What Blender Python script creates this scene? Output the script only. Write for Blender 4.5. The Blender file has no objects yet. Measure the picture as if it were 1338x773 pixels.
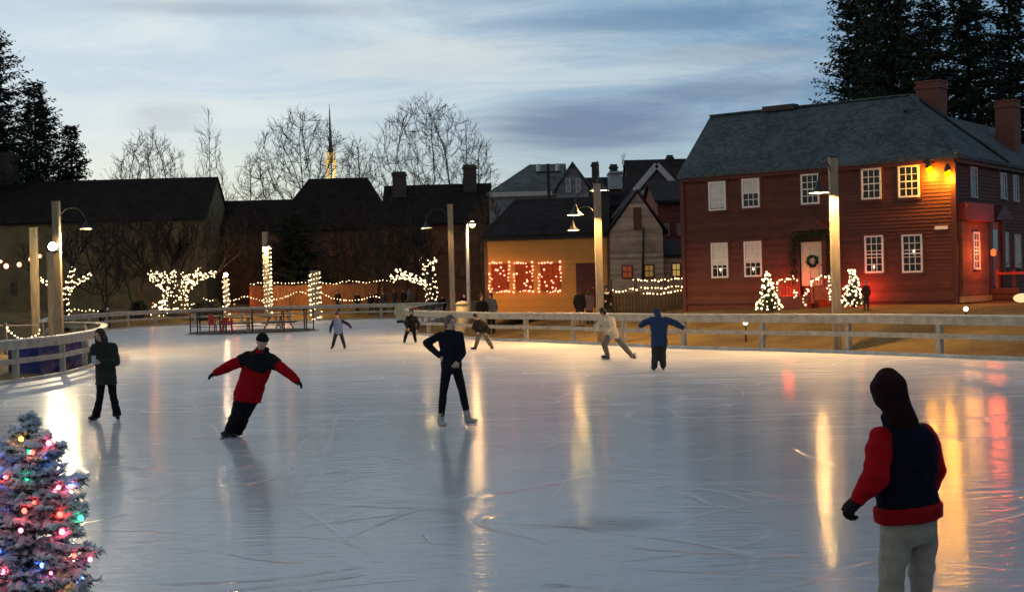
import bpy, math, random
from mathutils import Vector, Matrix, noise as mnoise
V = Vector
R = math.radians
random.seed(7)
sc = bpy.context.scene
COL = sc.collection
W0, H0, F = 1338.0, 773.0, 1790.0
CAMH = 2.25
ROLL, PITCH = R(1.5), 14.5 / 1790.0
CAM = V((0, 0, CAMH))
fw = V((0, math.cos(PITCH), -math.sin(PITCH)))
r0 = V((1, 0, 0)); u0 = V((0, math.sin(PITCH), math.cos(PITCH)))
RT = r0 * math.cos(ROLL) - u0 * math.sin(ROLL)
UP = u0 * math.cos(ROLL) + r0 * math.sin(ROLL)

def ray(px, py):
    return fw + RT * ((px - 669.0) / F) - UP * ((py - 386.5) / F)
def at(px, py, Y):
    d = ray(px, py); return CAM + d * (Y / d.y)
def onz(px, py, z=0.0):
    d = ray(px, py); return CAM + d * ((z - CAMH) / d.z)
def onplane(px, py, O, n):
    d = ray(px, py); return CAM + d * ((O - CAM).dot(n) / d.dot(n))

# ------------------------------------------------------------------ materials
def nodes_of(m):
    m.use_nodes = True
    nt = m.node_tree; nt.nodes.clear()
    return nt
def N(nt, t, **kw):
    n = nt.nodes.new(t)
    for k, v in kw.items():
        if k.startswith('i_'):
            key = k[2:]
            n.inputs[int(key) if key.isdigit() else key.replace('_', ' ')].default_value = v
        else:
            setattr(n, k, v)
    return n
def L(nt, a, ao, b, bi):
    nt.links.new(a.outputs[ao], b.inputs[bi])
def c4(c): return (c[0], c[1], c[2], 1.0)

MATS = {}
def mat(name, col, rough=.7, var=.25, vscale=6.0, metal=0.0, bump=0.0, bscale=40.0, spec=.4, stretch=None, sheen=0.0):
    if name in MATS: return MATS[name]
    m = bpy.data.materials.new(name); nt = nodes_of(m)
    o = N(nt, 'ShaderNodeOutputMaterial'); p = N(nt, 'ShaderNodeBsdfPrincipled')
    p.inputs['Roughness'].default_value = rough; p.inputs['Metallic'].default_value = metal
    p.inputs['Specular IOR Level'].default_value = spec
    if sheen: p.inputs['Sheen Weight'].default_value = sheen
    tc = N(nt, 'ShaderNodeTexCoord'); mp = N(nt, 'ShaderNodeMapping')
    if stretch: mp.inputs['Scale'].default_value = stretch
    L(nt, tc, 'Object', mp, 'Vector')
    nz = N(nt, 'ShaderNodeTexNoise', i_Scale=vscale, i_Detail=6.0, i_Roughness=.65)
    L(nt, mp, 'Vector', nz, 'Vector')
    cr = N(nt, 'ShaderNodeValToRGB')
    cr.color_ramp.elements[0].position = .3; cr.color_ramp.elements[1].position = .72
    cr.color_ramp.elements[0].color = c4([x * (1 - var) for x in col])
    cr.color_ramp.elements[1].color = c4([min(1, x * (1 + var)) for x in col])
    L(nt, nz, 'Fac', cr, 'Fac'); L(nt, cr, 'Color', p, 'Base Color')
    if bump:
        n2 = N(nt, 'ShaderNodeTexNoise', i_Scale=bscale, i_Detail=4.0)
        L(nt, mp, 'Vector', n2, 'Vector')
        b = N(nt, 'ShaderNodeBump', i_Strength=bump, i_Distance=.02)
        L(nt, n2, 'Fac', b, 'Height'); L(nt, b, 'Normal', p, 'Normal')
    L(nt, p, 'BSDF', o, 'Surface')
    MATS[name] = m
    return m

def clap_mat(name, col, pitch=.11, rough=.75, var=.3, strength=.8):
    """overlapping weatherboards: a saw-tooth bump in z plus board-to-board tone and weathering"""
    if name in MATS: return MATS[name]
    m = bpy.data.materials.new(name); nt = nodes_of(m)
    o = N(nt, 'ShaderNodeOutputMaterial'); p = N(nt, 'ShaderNodeBsdfPrincipled', i_Roughness=rough)
    p.inputs['Specular IOR Level'].default_value = .25
    tc = N(nt, 'ShaderNodeTexCoord'); sx = N(nt, 'ShaderNodeSeparateXYZ'); L(nt, tc, 'Object', sx, 'Vector')
    dv = N(nt, 'ShaderNodeMath', operation='DIVIDE'); dv.inputs[1].default_value = pitch
    L(nt, sx, 'Z', dv, 0)
    fr = N(nt, 'ShaderNodeMath', operation='FRACT'); L(nt, dv, 0, fr, 0)
    fl = N(nt, 'ShaderNodeMath', operation='FLOOR'); L(nt, dv, 0, fl, 0)
    wn = N(nt, 'ShaderNodeTexWhiteNoise', noise_dimensions='1D'); L(nt, fl, 0, wn, 'W')
    nz = N(nt, 'ShaderNodeTexNoise', i_Scale=1.6, i_Detail=8.0, i_Roughness=.7)
    mp = N(nt, 'ShaderNodeMapping'); mp.inputs['Scale'].default_value = (1, 1, 2.5)
    L(nt, tc, 'Object', mp, 'Vector'); L(nt, mp, 'Vector', nz, 'Vector')
    ad = N(nt, 'ShaderNodeMath', operation='MULTIPLY_ADD'); ad.inputs[1].default_value = .35
    L(nt, wn, 'Value', ad, 0); L(nt, nz, 'Fac', ad, 2)
    cr = N(nt, 'ShaderNodeValToRGB')
    cr.color_ramp.elements[0].position = .4; cr.color_ramp.elements[1].position = .95
    cr.color_ramp.elements[0].color = c4([x * (1 - var) for x in col])
    cr.color_ramp.elements[1].color = c4([min(1, x * (1 + var)) for x in col])
    L(nt, ad, 0, cr, 'Fac'); L(nt, cr, 'Color', p, 'Base Color')
    iv = N(nt, 'ShaderNodeMath', operation='SUBTRACT'); iv.inputs[0].default_value = 1.0; L(nt, fr, 0, iv, 1)
    b = N(nt, 'ShaderNodeBump', i_Strength=strength, i_Distance=.03); L(nt, iv, 0, b, 'Height')
    L(nt, b, 'Normal', p, 'Normal'); L(nt, p, 'BSDF', o, 'Surface')
    MATS[name] = m
    return m

def shingle_mat(name, col, scale=1.0):
    if name in MATS: return MATS[name]
    m = bpy.data.materials.new(name); nt = nodes_of(m)
    o = N(nt, 'ShaderNodeOutputMaterial'); p = N(nt, 'ShaderNodeBsdfPrincipled', i_Roughness=.85); p.inputs['Specular IOR Level'].default_value = .12
    tc = N(nt, 'ShaderNodeTexCoord')
    mp = N(nt, 'ShaderNodeMapping'); mp.inputs['Scale'].default_value = (3.2 * scale, 3.2 * scale, 6.5 * scale)
    L(nt, tc, 'Object', mp, 'Vector')
    vo = N(nt, 'ShaderNodeTexVoronoi', i_Scale=1.0); L(nt, mp, 'Vector', vo, 'Vector')
    nz = N(nt, 'ShaderNodeTexNoise', i_Scale=.7, i_Detail=8.0, i_Roughness=.7); L(nt, tc, 'Object', nz, 'Vector')
    sp = N(nt, 'ShaderNodeSeparateColor'); L(nt, vo, 'Color', sp, 'Color')
    ad = N(nt, 'ShaderNodeMath', operation='MULTIPLY_ADD'); ad.inputs[1].default_value = .45
    L(nt, sp, 'Red', ad, 0); L(nt, nz, 'Fac', ad, 2)
    cr = N(nt, 'ShaderNodeValToRGB')
    cr.color_ramp.elements[0].position = .35; cr.color_ramp.elements[1].position = 1.0
    cr.color_ramp.elements[0].color = c4([x * .55 for x in col]); cr.color_ramp.elements[1].color = c4([x * 1.5 for x in col])
    L(nt, ad, 0, cr, 'Fac'); L(nt, cr, 'Color', p, 'Base Color')
    b = N(nt, 'ShaderNodeBump', i_Strength=.7, i_Distance=.04); L(nt, ad, 0, b, 'Height')
    L(nt, b, 'Normal', p, 'Normal'); L(nt, p, 'BSDF', o, 'Surface')
    MATS[name] = m
    return m

def brick_mat(name, c1, c2, mortar):
    if name in MATS: return MATS[name]
    m = bpy.data.materials.new(name); nt = nodes_of(m)
    o = N(nt, 'ShaderNodeOutputMaterial'); p = N(nt, 'ShaderNodeBsdfPrincipled', i_Roughness=.85)
    tc = N(nt, 'ShaderNodeTexCoord'); sx = N(nt, 'ShaderNodeSeparateXYZ'); L(nt, tc, 'Object', sx, 'Vector')
    ad = N(nt, 'ShaderNodeMath', operation='ADD'); L(nt, sx, 'X', ad, 0); L(nt, sx, 'Y', ad, 1)
    cb = N(nt, 'ShaderNodeCombineXYZ'); L(nt, ad, 0, cb, 'X'); L(nt, sx, 'Z', cb, 'Y')
    br = N(nt, 'ShaderNodeTexBrick', i_Scale=4.5); L(nt, cb, 'Vector', br, 'Vector')
    br.inputs['Color1'].default_value = c4(c1); br.inputs['Color2'].default_value = c4(c2); br.inputs['Mortar'].default_value = c4(mortar)
    L(nt, br, 'Color', p, 'Base Color'); L(nt, p, 'BSDF', o, 'Surface')
    MATS[name] = m
    return m

def emit(name, col, strength):
    if name in MATS: return MATS[name]
    m = bpy.data.materials.new(name); nt = nodes_of(m)
    o = N(nt, 'ShaderNodeOutputMaterial'); e = N(nt, 'ShaderNodeEmission', i_Strength=strength)
    e.inputs['Color'].default_value = c4(col); L(nt, e, 'Emission', o, 'Surface')
    MATS[name] = m
    return m

Zu = V((0, 0, 1))
M_rail = mat('weathered_rail_wood', (.40, .35, .28), .75, .35, 3.0, bump=.3, stretch=(1, 1, 1))
M_rail_top = mat('pale_cap_board', (.55, .52, .46), .6, .25, 4.0)
M_kick = mat('kick_board_white', (.5, .48, .43), .55, .35, 2.0)
M_pole = mat('pole_wood', (.27, .225, .17), .8, .35, 2.5, bump=.3, stretch=(4, 4, .5))
M_dark_metal = mat('dark_metal', (.02, .02, .022), .45, .2)
M_grey_metal = mat('grey_metal', (.45, .45, .44), .4, .2, metal=.6)
M_shade_in = mat('shade_enamel', (.75, .73, .68), .4, .1)
M_white = mat('white_paint', (.72, .72, .70), .6, .1, 9.0)
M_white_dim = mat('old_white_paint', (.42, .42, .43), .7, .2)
M_glass = mat('window_glass', (.010, .011, .014), .08, .3, 1.0, spec=.3)
M_blind = mat('window_blind', (.6, .6, .58), .8, .12, 3.0)
M_red_clap = clap_mat('barn_red_clapboard', (.105, .034, .025), .14, strength=.1)
M_red_trim = mat('dark_red_trim', (.085, .02, .016), .6, .2)
M_mustard = clap_mat('mustard_clapboard', (.60, .27, .065), .12, strength=.25, var=.1)
M_weather = clap_mat('weathered_shingle_wall', (.42, .31, .24), .13, var=.45)
M_slate = shingle_mat('slate_roof', (.066, .084, .096), 1.9)
M_roof_dark = shingle_mat('dark_shingle_roof', (.020, .018, .019))
M_roof_brown = shingle_mat('brown_shingle_roof', (.015, .012, .010), .6)
M_roof_grey = shingle_mat('grey_shingle_roof', (.085, .10, .10), .7)
M_brick = brick_mat('chimney_brick', (.20, .055, .035), (.15, .04, .03), (.13, .09, .07))
M_brick_dark = brick_mat('old_chimney_brick', (.07, .045, .035), (.05, .035, .03), (.06, .05, .045))
M_door = mat('cream_door', (.62, .52, .38), .5, .08)
M_black = mat('black_fabric', (.011, .011, .013), .85, .3, 20.0, spec=.12)
M_bark = mat('bark', (.035, .028, .022), .9, .35, 12.0, bump=.4)
M_twig = mat('twig', (.030, .023, .019), .9, .3)
M_conifer = mat('conifer_needles', (.018, .030, .016), .8, .5, 1.5)
M_ever = mat('evergreen_garland', (.02, .045, .016), .8, .4, 12.0)
M_skin = mat('skin', (.60, .37, .27), .5, .1, 10.0)
M_brownhair = mat('brown_hair', (.030, .017, .011), .6, .4, 30.0)
M_skate_w = mat('skate_leather', (.42, .38, .33), .5, .25, 14.0)
M_skate_b = mat('skate_black', (.015, .015, .016), .45, .25, 14.0)
M_steel = mat('blade_steel', (.6, .6, .6), .25, .1, metal=1.0)
M_wood_dark = mat('dark_fence_wood', (.055, .042, .026), .85, .4, 3.0, stretch=(5, 5, .6))
M_bulb = emit('warm_bulb', (1.0, .62, .28), 7.0)
M_bulb_pink = emit('rosy_bulb', (1.0, .30, .16), 6.0)
M_bulb_cool = emit('white_bulb', (1.0, .72, .36), 6.0)

# ------------------------------------------------------------------ mesh builder
class MB:
    def __init__(s): s.v = []; s.f = []; s.m = []
    def add(s, vs, fs, mi=0):
        o = len(s.v); s.v.extend([V(a) for a in vs])
        for f in fs: s.f.append([i + o for i in f]); s.m.append(mi)
    def box(s, c, size, ax=None, mi=0):
        """ax: (x,y,z) unit vectors"""
        X, Y, Z = ax if ax else (V((1, 0, 0)), V((0, 1, 0)), V((0, 0, 1)))
        c = V(c); hx, hy, hz = size[0] / 2, size[1] / 2, size[2] / 2
        vs = [c + X * (sx * hx) + Y * (sy * hy) + Z * (sz * hz) for sz in (-1, 1) for sy in (-1, 1) for sx in (-1, 1)]
        s.add(vs, [(0, 2, 3, 1), (4, 5, 7, 6), (0, 1, 5, 4), (2, 6, 7, 3), (0, 4, 6, 2), (1, 3, 7, 5)], mi)
    def rbox(s, c, size, rz, mi=0):
        X = V((math.cos(rz), math.sin(rz), 0)); s.box(c, size, (X, V((-X.y, X.x, 0)), V((0, 0, 1))), mi)
    def beam(s, p, q, w, h, mi=0, up=V((0, 0, 1))):
        p, q = V(p), V(q); d = q - p; l = d.length
        if l < 1e-6: return
        d /= l; x = d.cross(up)
        if x.length < 1e-4: x = d.cross(V((1, 0, 0)))
        x.normalize(); z = x.cross(d)
        s.box((p + q) / 2, (w, l, h), (x, d, z), mi)
    def loft(s, rings, cap=True, mi=0):
        n = len(rings[0]); o = len(s.v)
        for r in rings: s.v.extend([V(a) for a in r])
        for k in range(len(rings) - 1):
            for i in range(n):
                j = (i + 1) % n
                s.f.append([o + k * n + i, o + k * n + j, o + (k + 1) * n + j, o + (k + 1) * n + i]); s.m.append(mi)
        if cap:
            s.f.append([o + i for i in reversed(range(n))]); s.m.append(mi)
            e = o + (len(rings) - 1) * n
            s.f.append([e + i for i in range(n)]); s.m.append(mi)
    def tube(s, pts, rad, n=6, cap=True, mi=0):
        pts = [V(p) for p in pts]
        if not isinstance(rad, (list, tuple)): rad = [rad] * len(pts)
        rings = []; x = None
        for i, p in enumerate(pts):
            a = pts[max(0, i - 1)]; b = pts[min(len(pts) - 1, i + 1)]
            d = (b - a)
            if d.length < 1e-9: d = V((0, 0, 1))
            d.normalize()
            if x is None:
                x = d.cross(V((0, 0, 1)))
                if x.length < .1: x = d.cross(V((1, 0, 0)))
            x = x - d * x.dot(d)
            if x.length < 1e-6: x = d.orthogonal()
            x.normalize(); y = d.cross(x)
            rings.append([p + (x * math.cos(2 * math.pi * k / n) + y * math.sin(2 * math.pi * k / n)) * rad[i] for k in range(n)])
        s.loft(rings, cap, mi)
    def ell(s, c, ax, rads, nu=10, nv=7, mi=0):
        c = V(c); X, Y, Z = ax
        rings = []
        for j in range(nv + 1):
            t = -math.pi / 2 + math.pi * j / nv
            t = max(-1.5, min(1.5, t))
            rings.append([c + X * (rads[0] * math.cos(t) * math.cos(2 * math.pi * i / nu)) + Y * (rads[1] * math.cos(t) * math.sin(2 * math.pi * i / nu)) + Z * (rads[2] * math.sin(t)) for i in range(nu)])
        s.loft(rings, True, mi)
    def ball(s, c, r, nu=8, nv=5, mi=0):
        s.ell(c, (V((1, 0, 0)), V((0, 1, 0)), V((0, 0, 1))), (r, r, r), nu, nv, mi)
    def lathe(s, c, axis, prof, n=12, mi=0, cap=False):
        c = V(c); z = V(axis).normalized(); x = z.orthogonal().normalized(); y = z.cross(x)
        s.loft([[c + z * h + (x * math.cos(2 * math.pi * k / n) + y * math.sin(2 * math.pi * k / n)) * r for k in range(n)] for r, h in prof], cap, mi)
    def slab(s, poly, t, mi=0):
        """polygon with thickness t along -normal-z (downwards)"""
        poly = [V(p) for p in poly]; n = len(poly)
        low = [p - V((0, 0, t)) for p in poly]
        s.add(poly + low, [list(range(n)), list(range(2 * n - 1, n - 1, -1))] + [(i, i + n, (i + 1) % n + n, (i + 1) % n) for i in range(n)], mi)
    def prism(s, foot, z0, z1, mi=0):
        n = len(foot)
        vs = [V((p[0], p[1], z0)) for p in foot] + [V((p[0], p[1], z1)) for p in foot]
        s.add(vs, [list(range(n - 1, -1, -1)), list(range(n, 2 * n))] + [(i, (i + 1) % n, (i + 1) % n + n, i + n) for i in range(n)], mi)
    def build(s, name, m, parent=None, smooth=False, loc=None):
        """vertices are in world space; parent's location (or loc) is taken off"""
        me = bpy.data.meshes.new(name)
        off = V((0, 0, 0))
        if parent is not None: off = WL[parent.name]
        if loc is not None: off = V(loc)
        me.from_pydata([v - off for v in s.v], [], s.f)
        ms = m if isinstance(m, (list, tuple)) else [m]
        for k in ms: me.materials.append(k)
        if len(ms) > 1: me.polygons.foreach_set('material_index', s.m)
        if smooth: me.polygons.foreach_set('use_smooth', [True] * len(me.polygons))
        me.update()
        o = bpy.data.objects.new(name, me); COL.objects.link(o)
        if parent is not None:
            o.parent = parent; o.location = off - WL[parent.name]
        else:
            o.location = off
        WL[o.name] = off.copy()
        return o
WL = {}
def thing(name, label, cat, loc=(0, 0, 0), group=None):
    o = bpy.data.objects.new(name, None); COL.objects.link(o); o.location = loc
    o.empty_display_size = .2
    o['label'] = label; o['category'] = cat
    if group: o['group'] = group
    WL[o.name] = V(loc)
    return o
def tag(o, label, cat, group=None):
    o['label'] = label; o['category'] = cat
    if group: o['group'] = group
    return o
def light(name, loc, col, power, radius=.1, parent=None, kind='POINT', aim=None, spot=None, blend=.5):
    d = bpy.data.lights.new(name, kind); d.energy = power; d.color = col
    d.shadow_soft_size = radius
    o = bpy.data.objects.new(name, d); COL.objects.link(o)
    loc = V(loc)
    if parent is not None:
        o.parent = parent; o.location = loc - WL[parent.name]
    else: o.location = loc
    if kind == 'SPOT':
        d.spot_size = spot; d.spot_blend = blend
        o.rotation_euler = (V(aim) - loc).to_track_quat('-Z', 'Y').to_euler()
    return o
def finalize(o, mods, keep_mats=True):
    """apply modifiers without operators"""
    bpy.context.view_layer.update()
    dg = bpy.context.evaluated_depsgraph_get()
    me = bpy.data.meshes.new_from_object(o.evaluated_get(dg))
    o.modifiers.clear()
    old = o.data; o.data = me; bpy.data.meshes.remove(old)
    return o

# ------------------------------------------------------------------ rink plan
def smooth(t): t = max(0, min(1, t)); return t * t * (3 - 2 * t)
def pxY(px, Y):
    """ground point (z=0) seen in column px at depth Y"""
    d = None; py = 372 - .0262 * (px - 669) + CAMH * F / Y
    p = at(px, py, Y); return V((p.x, p.y, 0))
def catmull(pts, n=6):
    out = []
    for i in range(len(pts) - 1):
        p0 = pts[max(0, i - 1)]; p1 = pts[i]; p2 = pts[i + 1]; p3 = pts[min(len(pts) - 1, i + 2)]
        for k in range(n):
            t = k / n
            out.append(.5 * ((2 * p1) + (p2 - p0) * t + (2 * p0 - 5 * p1 + 4 * p2 - p3) * t * t + (3 * p1 - p0 - 3 * p2 + p3) * t ** 3))
    out.append(pts[-1].copy())
    return out
right_rail = [pxY(583, 97), pxY(574, 92), pxY(548, 82), pxY(531, 72), pxY(546, 65), pxY(598, 60), pxY(645, 56), pxY(712, 53),
              pxY(780, 49.7), pxY(880, 45.7), pxY(960, 43.5), pxY(1066, 40.9), pxY(1183, 38.0), pxY(1320, 35.0), V((17.5, 28.5, 0)), V((21.5, 21, 0))]
far_rail = [pxY(60, 62), pxY(58, 68), pxY(74, 77), pxY(130, 87), pxY(190, 94), pxY(250, 97.5), pxY(340, 99.5), pxY(440, 100), pxY(520, 99), pxY(583, 97)]
left_rail = [V((-14.2, 27, 0)), pxY(-30, 34), pxY(0, 35.6), pxY(80, 39.4), pxY(126, 45.3), pxY(137, 51), pxY(126, 57), pxY(60, 62)]
RR, FR, LR = catmull(right_rail), catmull(far_rail), catmull(left_rail)
near_edge = [V((21.5, 14, 0)), V((18, 8.5, 0)), V((10, 6.6, 0)), V((0, 6.3, 0)), V((-9, 6.6, 0)), V((-14, 9.5, 0)), V((-15.5, 17, 0))]
RINK = RR + near_edge + LR[:-1] + FR[:-1]
SEG = [(RINK[i].x, RINK[i].y, RINK[(i + 1) % len(RINK)].x, RINK[(i + 1) % len(RINK)].y) for i in range(len(RINK))]
def rink_dist(x, y):
    ins = False; best = 1e18
    for ax, ay, bx, by in SEG:
        if (ay > y) != (by > y) and x < (bx - ax) * (y - ay) / (by - ay) + ax: ins = not ins
        dx, dy = bx - ax, by - ay; L2 = dx * dx + dy * dy
        t = 0 if L2 < 1e-9 else max(0, min(1, ((x - ax) * dx + (y - ay) * dy) / L2))
        q = (ax + t * dx - x) ** 2 + (ay + t * dy - y) ** 2
        if q < best: best = q
    return -math.sqrt(best) if ins else math.sqrt(best)
def ground_z(x, y):
    if abs(x) > 90 or y > 190 or y < -30: return 1.08
    d = rink_dist(x, y)
    if d < .25: return -.08
    return -.08 + 1.16 * smooth((d - .25) / 11.0) + .03 * mnoise.noise(V((x * .4, y * .4, 0)))

# ------------------------------------------------------------------ ground, ice, sky
def axis_pts(lo, hi, step, far):
    a = []; x = lo
    while x <= hi + 1e-6: a.append(x); x += step
    s = step; l = lo; r = hi; left = []; right = []
    while r < far: s *= 1.6; r += s; right.append(r); l -= s; left.append(l)
    return left[::-1] + a + right
gx = axis_pts(-46, 46, 1.0, 1500); gy = axis_pts(-4, 124, 1.0, 1800)
mb = MB()
mb.v = [V((x, y, ground_z(x, y))) for y in gy for x in gx]
nx = len(gx)
mb.f = [[j * nx + i, j * nx + i + 1, (j + 1) * nx + i + 1, (j + 1) * nx + i] for j in range(len(gy) - 1) for i in range(nx - 1)]
def ground_material():
    m = bpy.data.materials.new('dormant_grass'); nt = nodes_of(m)
    o = N(nt, 'ShaderNodeOutputMaterial'); p = N(nt, 'ShaderNodeBsdfPrincipled', i_Roughness=.95)
    p.inputs['Specular IOR Level'].default_value = .15
    tc = N(nt, 'ShaderNodeTexCoord')
    n1 = N(nt, 'ShaderNodeTexNoise', i_Scale=.35, i_Detail=8.0, i_Roughness=.7); L(nt, tc, 'Object', n1, 'Vector')
    n2 = N(nt, 'ShaderNodeTexNoise', i_Scale=9.0, i_Detail=5.0); L(nt, tc, 'Object', n2, 'Vector')
    cr = N(nt, 'ShaderNodeValToRGB'); e = cr.color_ramp.elements
    e[0].position = .32; e[0].color = (.085, .055, .026, 1); e[1].position = .7; e[1].color = (.23, .165, .06, 1)
    x = e.new(.5); x.color = (.15, .105, .038, 1)
    mx = N(nt, 'ShaderNodeMath', operation='MULTIPLY_ADD'); mx.inputs[1].default_value = .4; L(nt, n2, 'Fac', mx, 0)
    sb = N(nt, 'ShaderNodeMath', operation='SUBTRACT'); sb.inputs[1].default_value = .2; L(nt, n1, 'Fac', sb, 0); L(nt, sb, 0, mx, 2)
    L(nt, mx, 0, cr, 'Fac'); L(nt, cr, 'Color', p, 'Base Color')
    b = N(nt, 'ShaderNodeBump', i_Strength=.8, i_Distance=.06); L(nt, n2, 'Fac', b, 'Height'); L(nt, b, 'Normal', p, 'Normal')
    L(nt, p, 'BSDF', o, 'Surface'); return m
g = mb.build('ground', ground_material(), smooth=True); g['kind'] = 'structure'

def ice_material():
    m = bpy.data.materials.new('skated_ice'); nt = nodes_of(m)
    o = N(nt, 'ShaderNodeOutputMaterial')
    tc = N(nt, 'ShaderNodeTexCoord'); sx = N(nt, 'ShaderNodeSeparateXYZ'); L(nt, tc, 'Object', sx, 'Vector')
    def math_(op, a=None, b=None, c=None, clamp=False):
        n = N(nt, 'ShaderNodeMath', operation=op, use_clamp=clamp)
        for i, q in enumerate((a, b, c)):
            if q is None: continue
            if isinstance(q, (int, float)): n.inputs[i].default_value = q
            else: nt.links.new(q, n.inputs[i])
        return n.outputs[0]
    def noise(scale, detail=4.0, rough=.55, stretch=(1, 1, 1), dist=0.0, rot=0.0, loc=(0, 0, 0)):
        mp = N(nt, 'ShaderNodeMapping'); mp.inputs['Scale'].default_value = stretch
        mp.inputs['Rotation'].default_value = (0, 0, rot); mp.inputs['Location'].default_value = loc
        L(nt, tc, 'Object', mp, 'Vector')
        n = N(nt, 'ShaderNodeTexNoise', i_Scale=scale, i_Detail=detail, i_Roughness=rough, i_Distortion=dist)
        L(nt, mp, 'Vector', n, 'Vector'); return n.outputs['Fac']
    def ramp(x, a, b):
        n = N(nt, 'ShaderNodeMapRange', interpolation_type='SMOOTHSTEP'); nt.links.new(x, n.inputs['Value'])
        n.inputs['From Min'].default_value = a; n.inputs['From Max'].default_value = b
        return n.outputs['Result']
    def contour(x, w):          # thin line where the field crosses .5: a skate's long curved cut
        d = math_('ABSOLUTE', math_('SUBTRACT', x, .5))
        return math_('SUBTRACT', 1.0, ramp(d, 0.0, w))
    # blade cuts at several curvatures and headings
    cuts = None
    for sc_, w, rot, loc, st in ((.11, .0028, .3, (3, 1, 0), (1, .7, 1)), (.16, .0038, 1.2, (9, 4, 0), (1, .8, 1)), (.23, .005, 2.1, (1, 17, 0), (1, .7, 1)),
                                 (.30, .006, .8, (5, 31, 0), (1, 1, 1)), (.13, .0036, 2.6, (41, 8, 0), (.6, 1.2, 1)), (.19, .0045, .1, (3, 52, 0), (.5, 1.2, 1))):
        k = contour(noise(sc_, 1.5, .3, st, .6, rot, loc), w)
        cuts = k if cuts is None else math_('MAXIMUM', cuts, k)
    cutmask = ramp(noise(.5, 3.0), .38, .62)
    cuts = math_('MULTIPLY', cuts, cutmask)
    # scraped snow: grows towards the busy far half, broken in streaks
    depth = ramp(math_('ADD', sx.outputs['Y'], math_('MULTIPLY', noise(.12, 3.0), 14.0)), 27.0, 47.0)
    streak = noise(.55, 8.0, .72, (.55, 1.5, 1), .8, .25)
    fine = noise(1.6, 8.0, .75, (.5, 1.8, 1), 1.2, -.2)
    sn = math_('ADD', math_('MULTIPLY', depth, .62), math_('MULTIPLY', ramp(math_('ADD', math_('MULTIPLY', streak, .6), math_('MULTIPLY', fine, .4)), .42, .66), .36))
    dirs = None
    for a_, scl, st in ((.22, 1.5, (.10, 2.6, 1)), (-.30, 1.9, (.10, 2.4, 1)), (.75, 1.6, (.10, 2.4, 1)), (-.9, 1.8, (.12, 2.4, 1)), (.02, 2.4, (.09, 2.6, 1)), (1.45, 1.7, (.12, 2.2, 1))):
        k = ramp(noise(scl, 3.0, .6, st, .35, a_, (a_ * 37, 5, 0)), .60, .70); dirs = k if dirs is None else math_('MAXIMUM', dirs, k)
    dirs = math_('MULTIPLY', dirs, ramp(noise(.28, 4.0, .6, (1, 1, 1), .5, 0, (7, 7, 0)), .36, .62))
    nearfade = ramp(sx.outputs['Y'], 13.0, 30.0)
    sn = math_('MULTIPLY', sn, math_('MULTIPLY_ADD', nearfade, .75, .25))
    sn = math_('ADD', math_('MULTIPLY', sn, .68), .24)
    sn = math_('ADD', sn, math_('MULTIPLY', cuts, math_('MULTIPLY_ADD', nearfade, .30, .12)), None, True)
    sn = math_('ADD', sn, math_('MULTIPLY', dirs, math_('MULTIPLY_ADD', nearfade, .46, .12)), None, True)
    # a few dark damp patches with their own outline
    def patch(cx, cy, hx, hy):
        a = math_('DIVIDE', math_('SUBTRACT', sx.outputs['X'], cx), hx); b = math_('DIVIDE', math_('SUBTRACT', sx.outputs['Y'], cy), hy)
        r = math_('SQRT', math_('ADD', math_('MULTIPLY', a, a), math_('MULTIPLY', b, b)))
        r = math_('ADD', r, math_('MULTIPLY', math_('SUBTRACT', noise(1.3, 4.0), .5), 1.0))
        return math_('SUBTRACT', 1.0, ramp(r, .35, 1.1))
    pc = onz(795, 684); pd = onz(728, 765)
    damp = math_('MAXIMUM', patch(pc.x, pc.y, .68, .5), math_('MULTIPLY', patch(pd.x, pd.y, .14, .12), .8))
    # ice body
    clear = N(nt, 'ShaderNodeBsdfPrincipled', i_IOR=1.31); clear.inputs['Specular IOR Level'].default_value = .42
    tone = N(nt, 'ShaderNodeValToRGB'); nt.links.new(noise(.22, 5.0, .6), tone.inputs['Fac'])
    tone.color_ramp.elements[0].position = .3; tone.color_ramp.elements[0].color = (.25, .30, .355, 1)
    tone.color_ramp.elements[1].position = .75; tone.color_ramp.elements[1].color = (.385, .435, .485, 1)
    dk = N(nt, 'ShaderNodeMix', data_type='RGBA'); nt.links.new(math_('MULTIPLY', damp, .85), dk.inputs[0]); sn = math_('MULTIPLY', sn, math_('SUBTRACT', 1.0, math_('MULTIPLY', damp, .75)))
    nt.links.new(tone.outputs['Color'], dk.inputs[6]); dk.inputs[7].default_value = (.12, .12, .125, 1)
    nt.links.new(dk.outputs[2], clear.inputs['Base Color'])
    rg = math_('ADD', math_('MULTIPLY', noise(.8, 6.0, .7, (.6, 1.4, 1)), .16), .06)
    nt.links.new(rg, clear.inputs['Roughness'])
    bm = N(nt, 'ShaderNodeBump', i_Strength=.75, i_Distance=.02)
    hgt = math_('ADD', math_('MULTIPLY', noise(4.5, 3.0, .55, (.45, 1.9, 1)), .5), math_('MULTIPLY', cuts, -.4))
    nt.links.new(hgt, bm.inputs['Height']); L(nt, bm, 'Normal', clear, 'Normal')
    snow = N(nt, 'ShaderNodeBsdfPrincipled', i_Roughness=.55)
    snow.inputs['Base Color'].default_value = (.76, .77, .78, 1); snow.inputs['Specular IOR Level'].default_value = .35
    bs = N(nt, 'ShaderNodeBump', i_Strength=.5, i_Distance=.03); nt.links.new(fine, bs.inputs['Height']); L(nt, bs, 'Normal', snow, 'Normal')
    mx = N(nt, 'ShaderNodeMixShader'); nt.links.new(sn, mx.inputs[0]); L(nt, clear, 'BSDF', mx, 1); L(nt, snow, 'BSDF', mx, 2)
    L(nt, mx, 'Shader', o, 'Surface')
    return m
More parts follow.
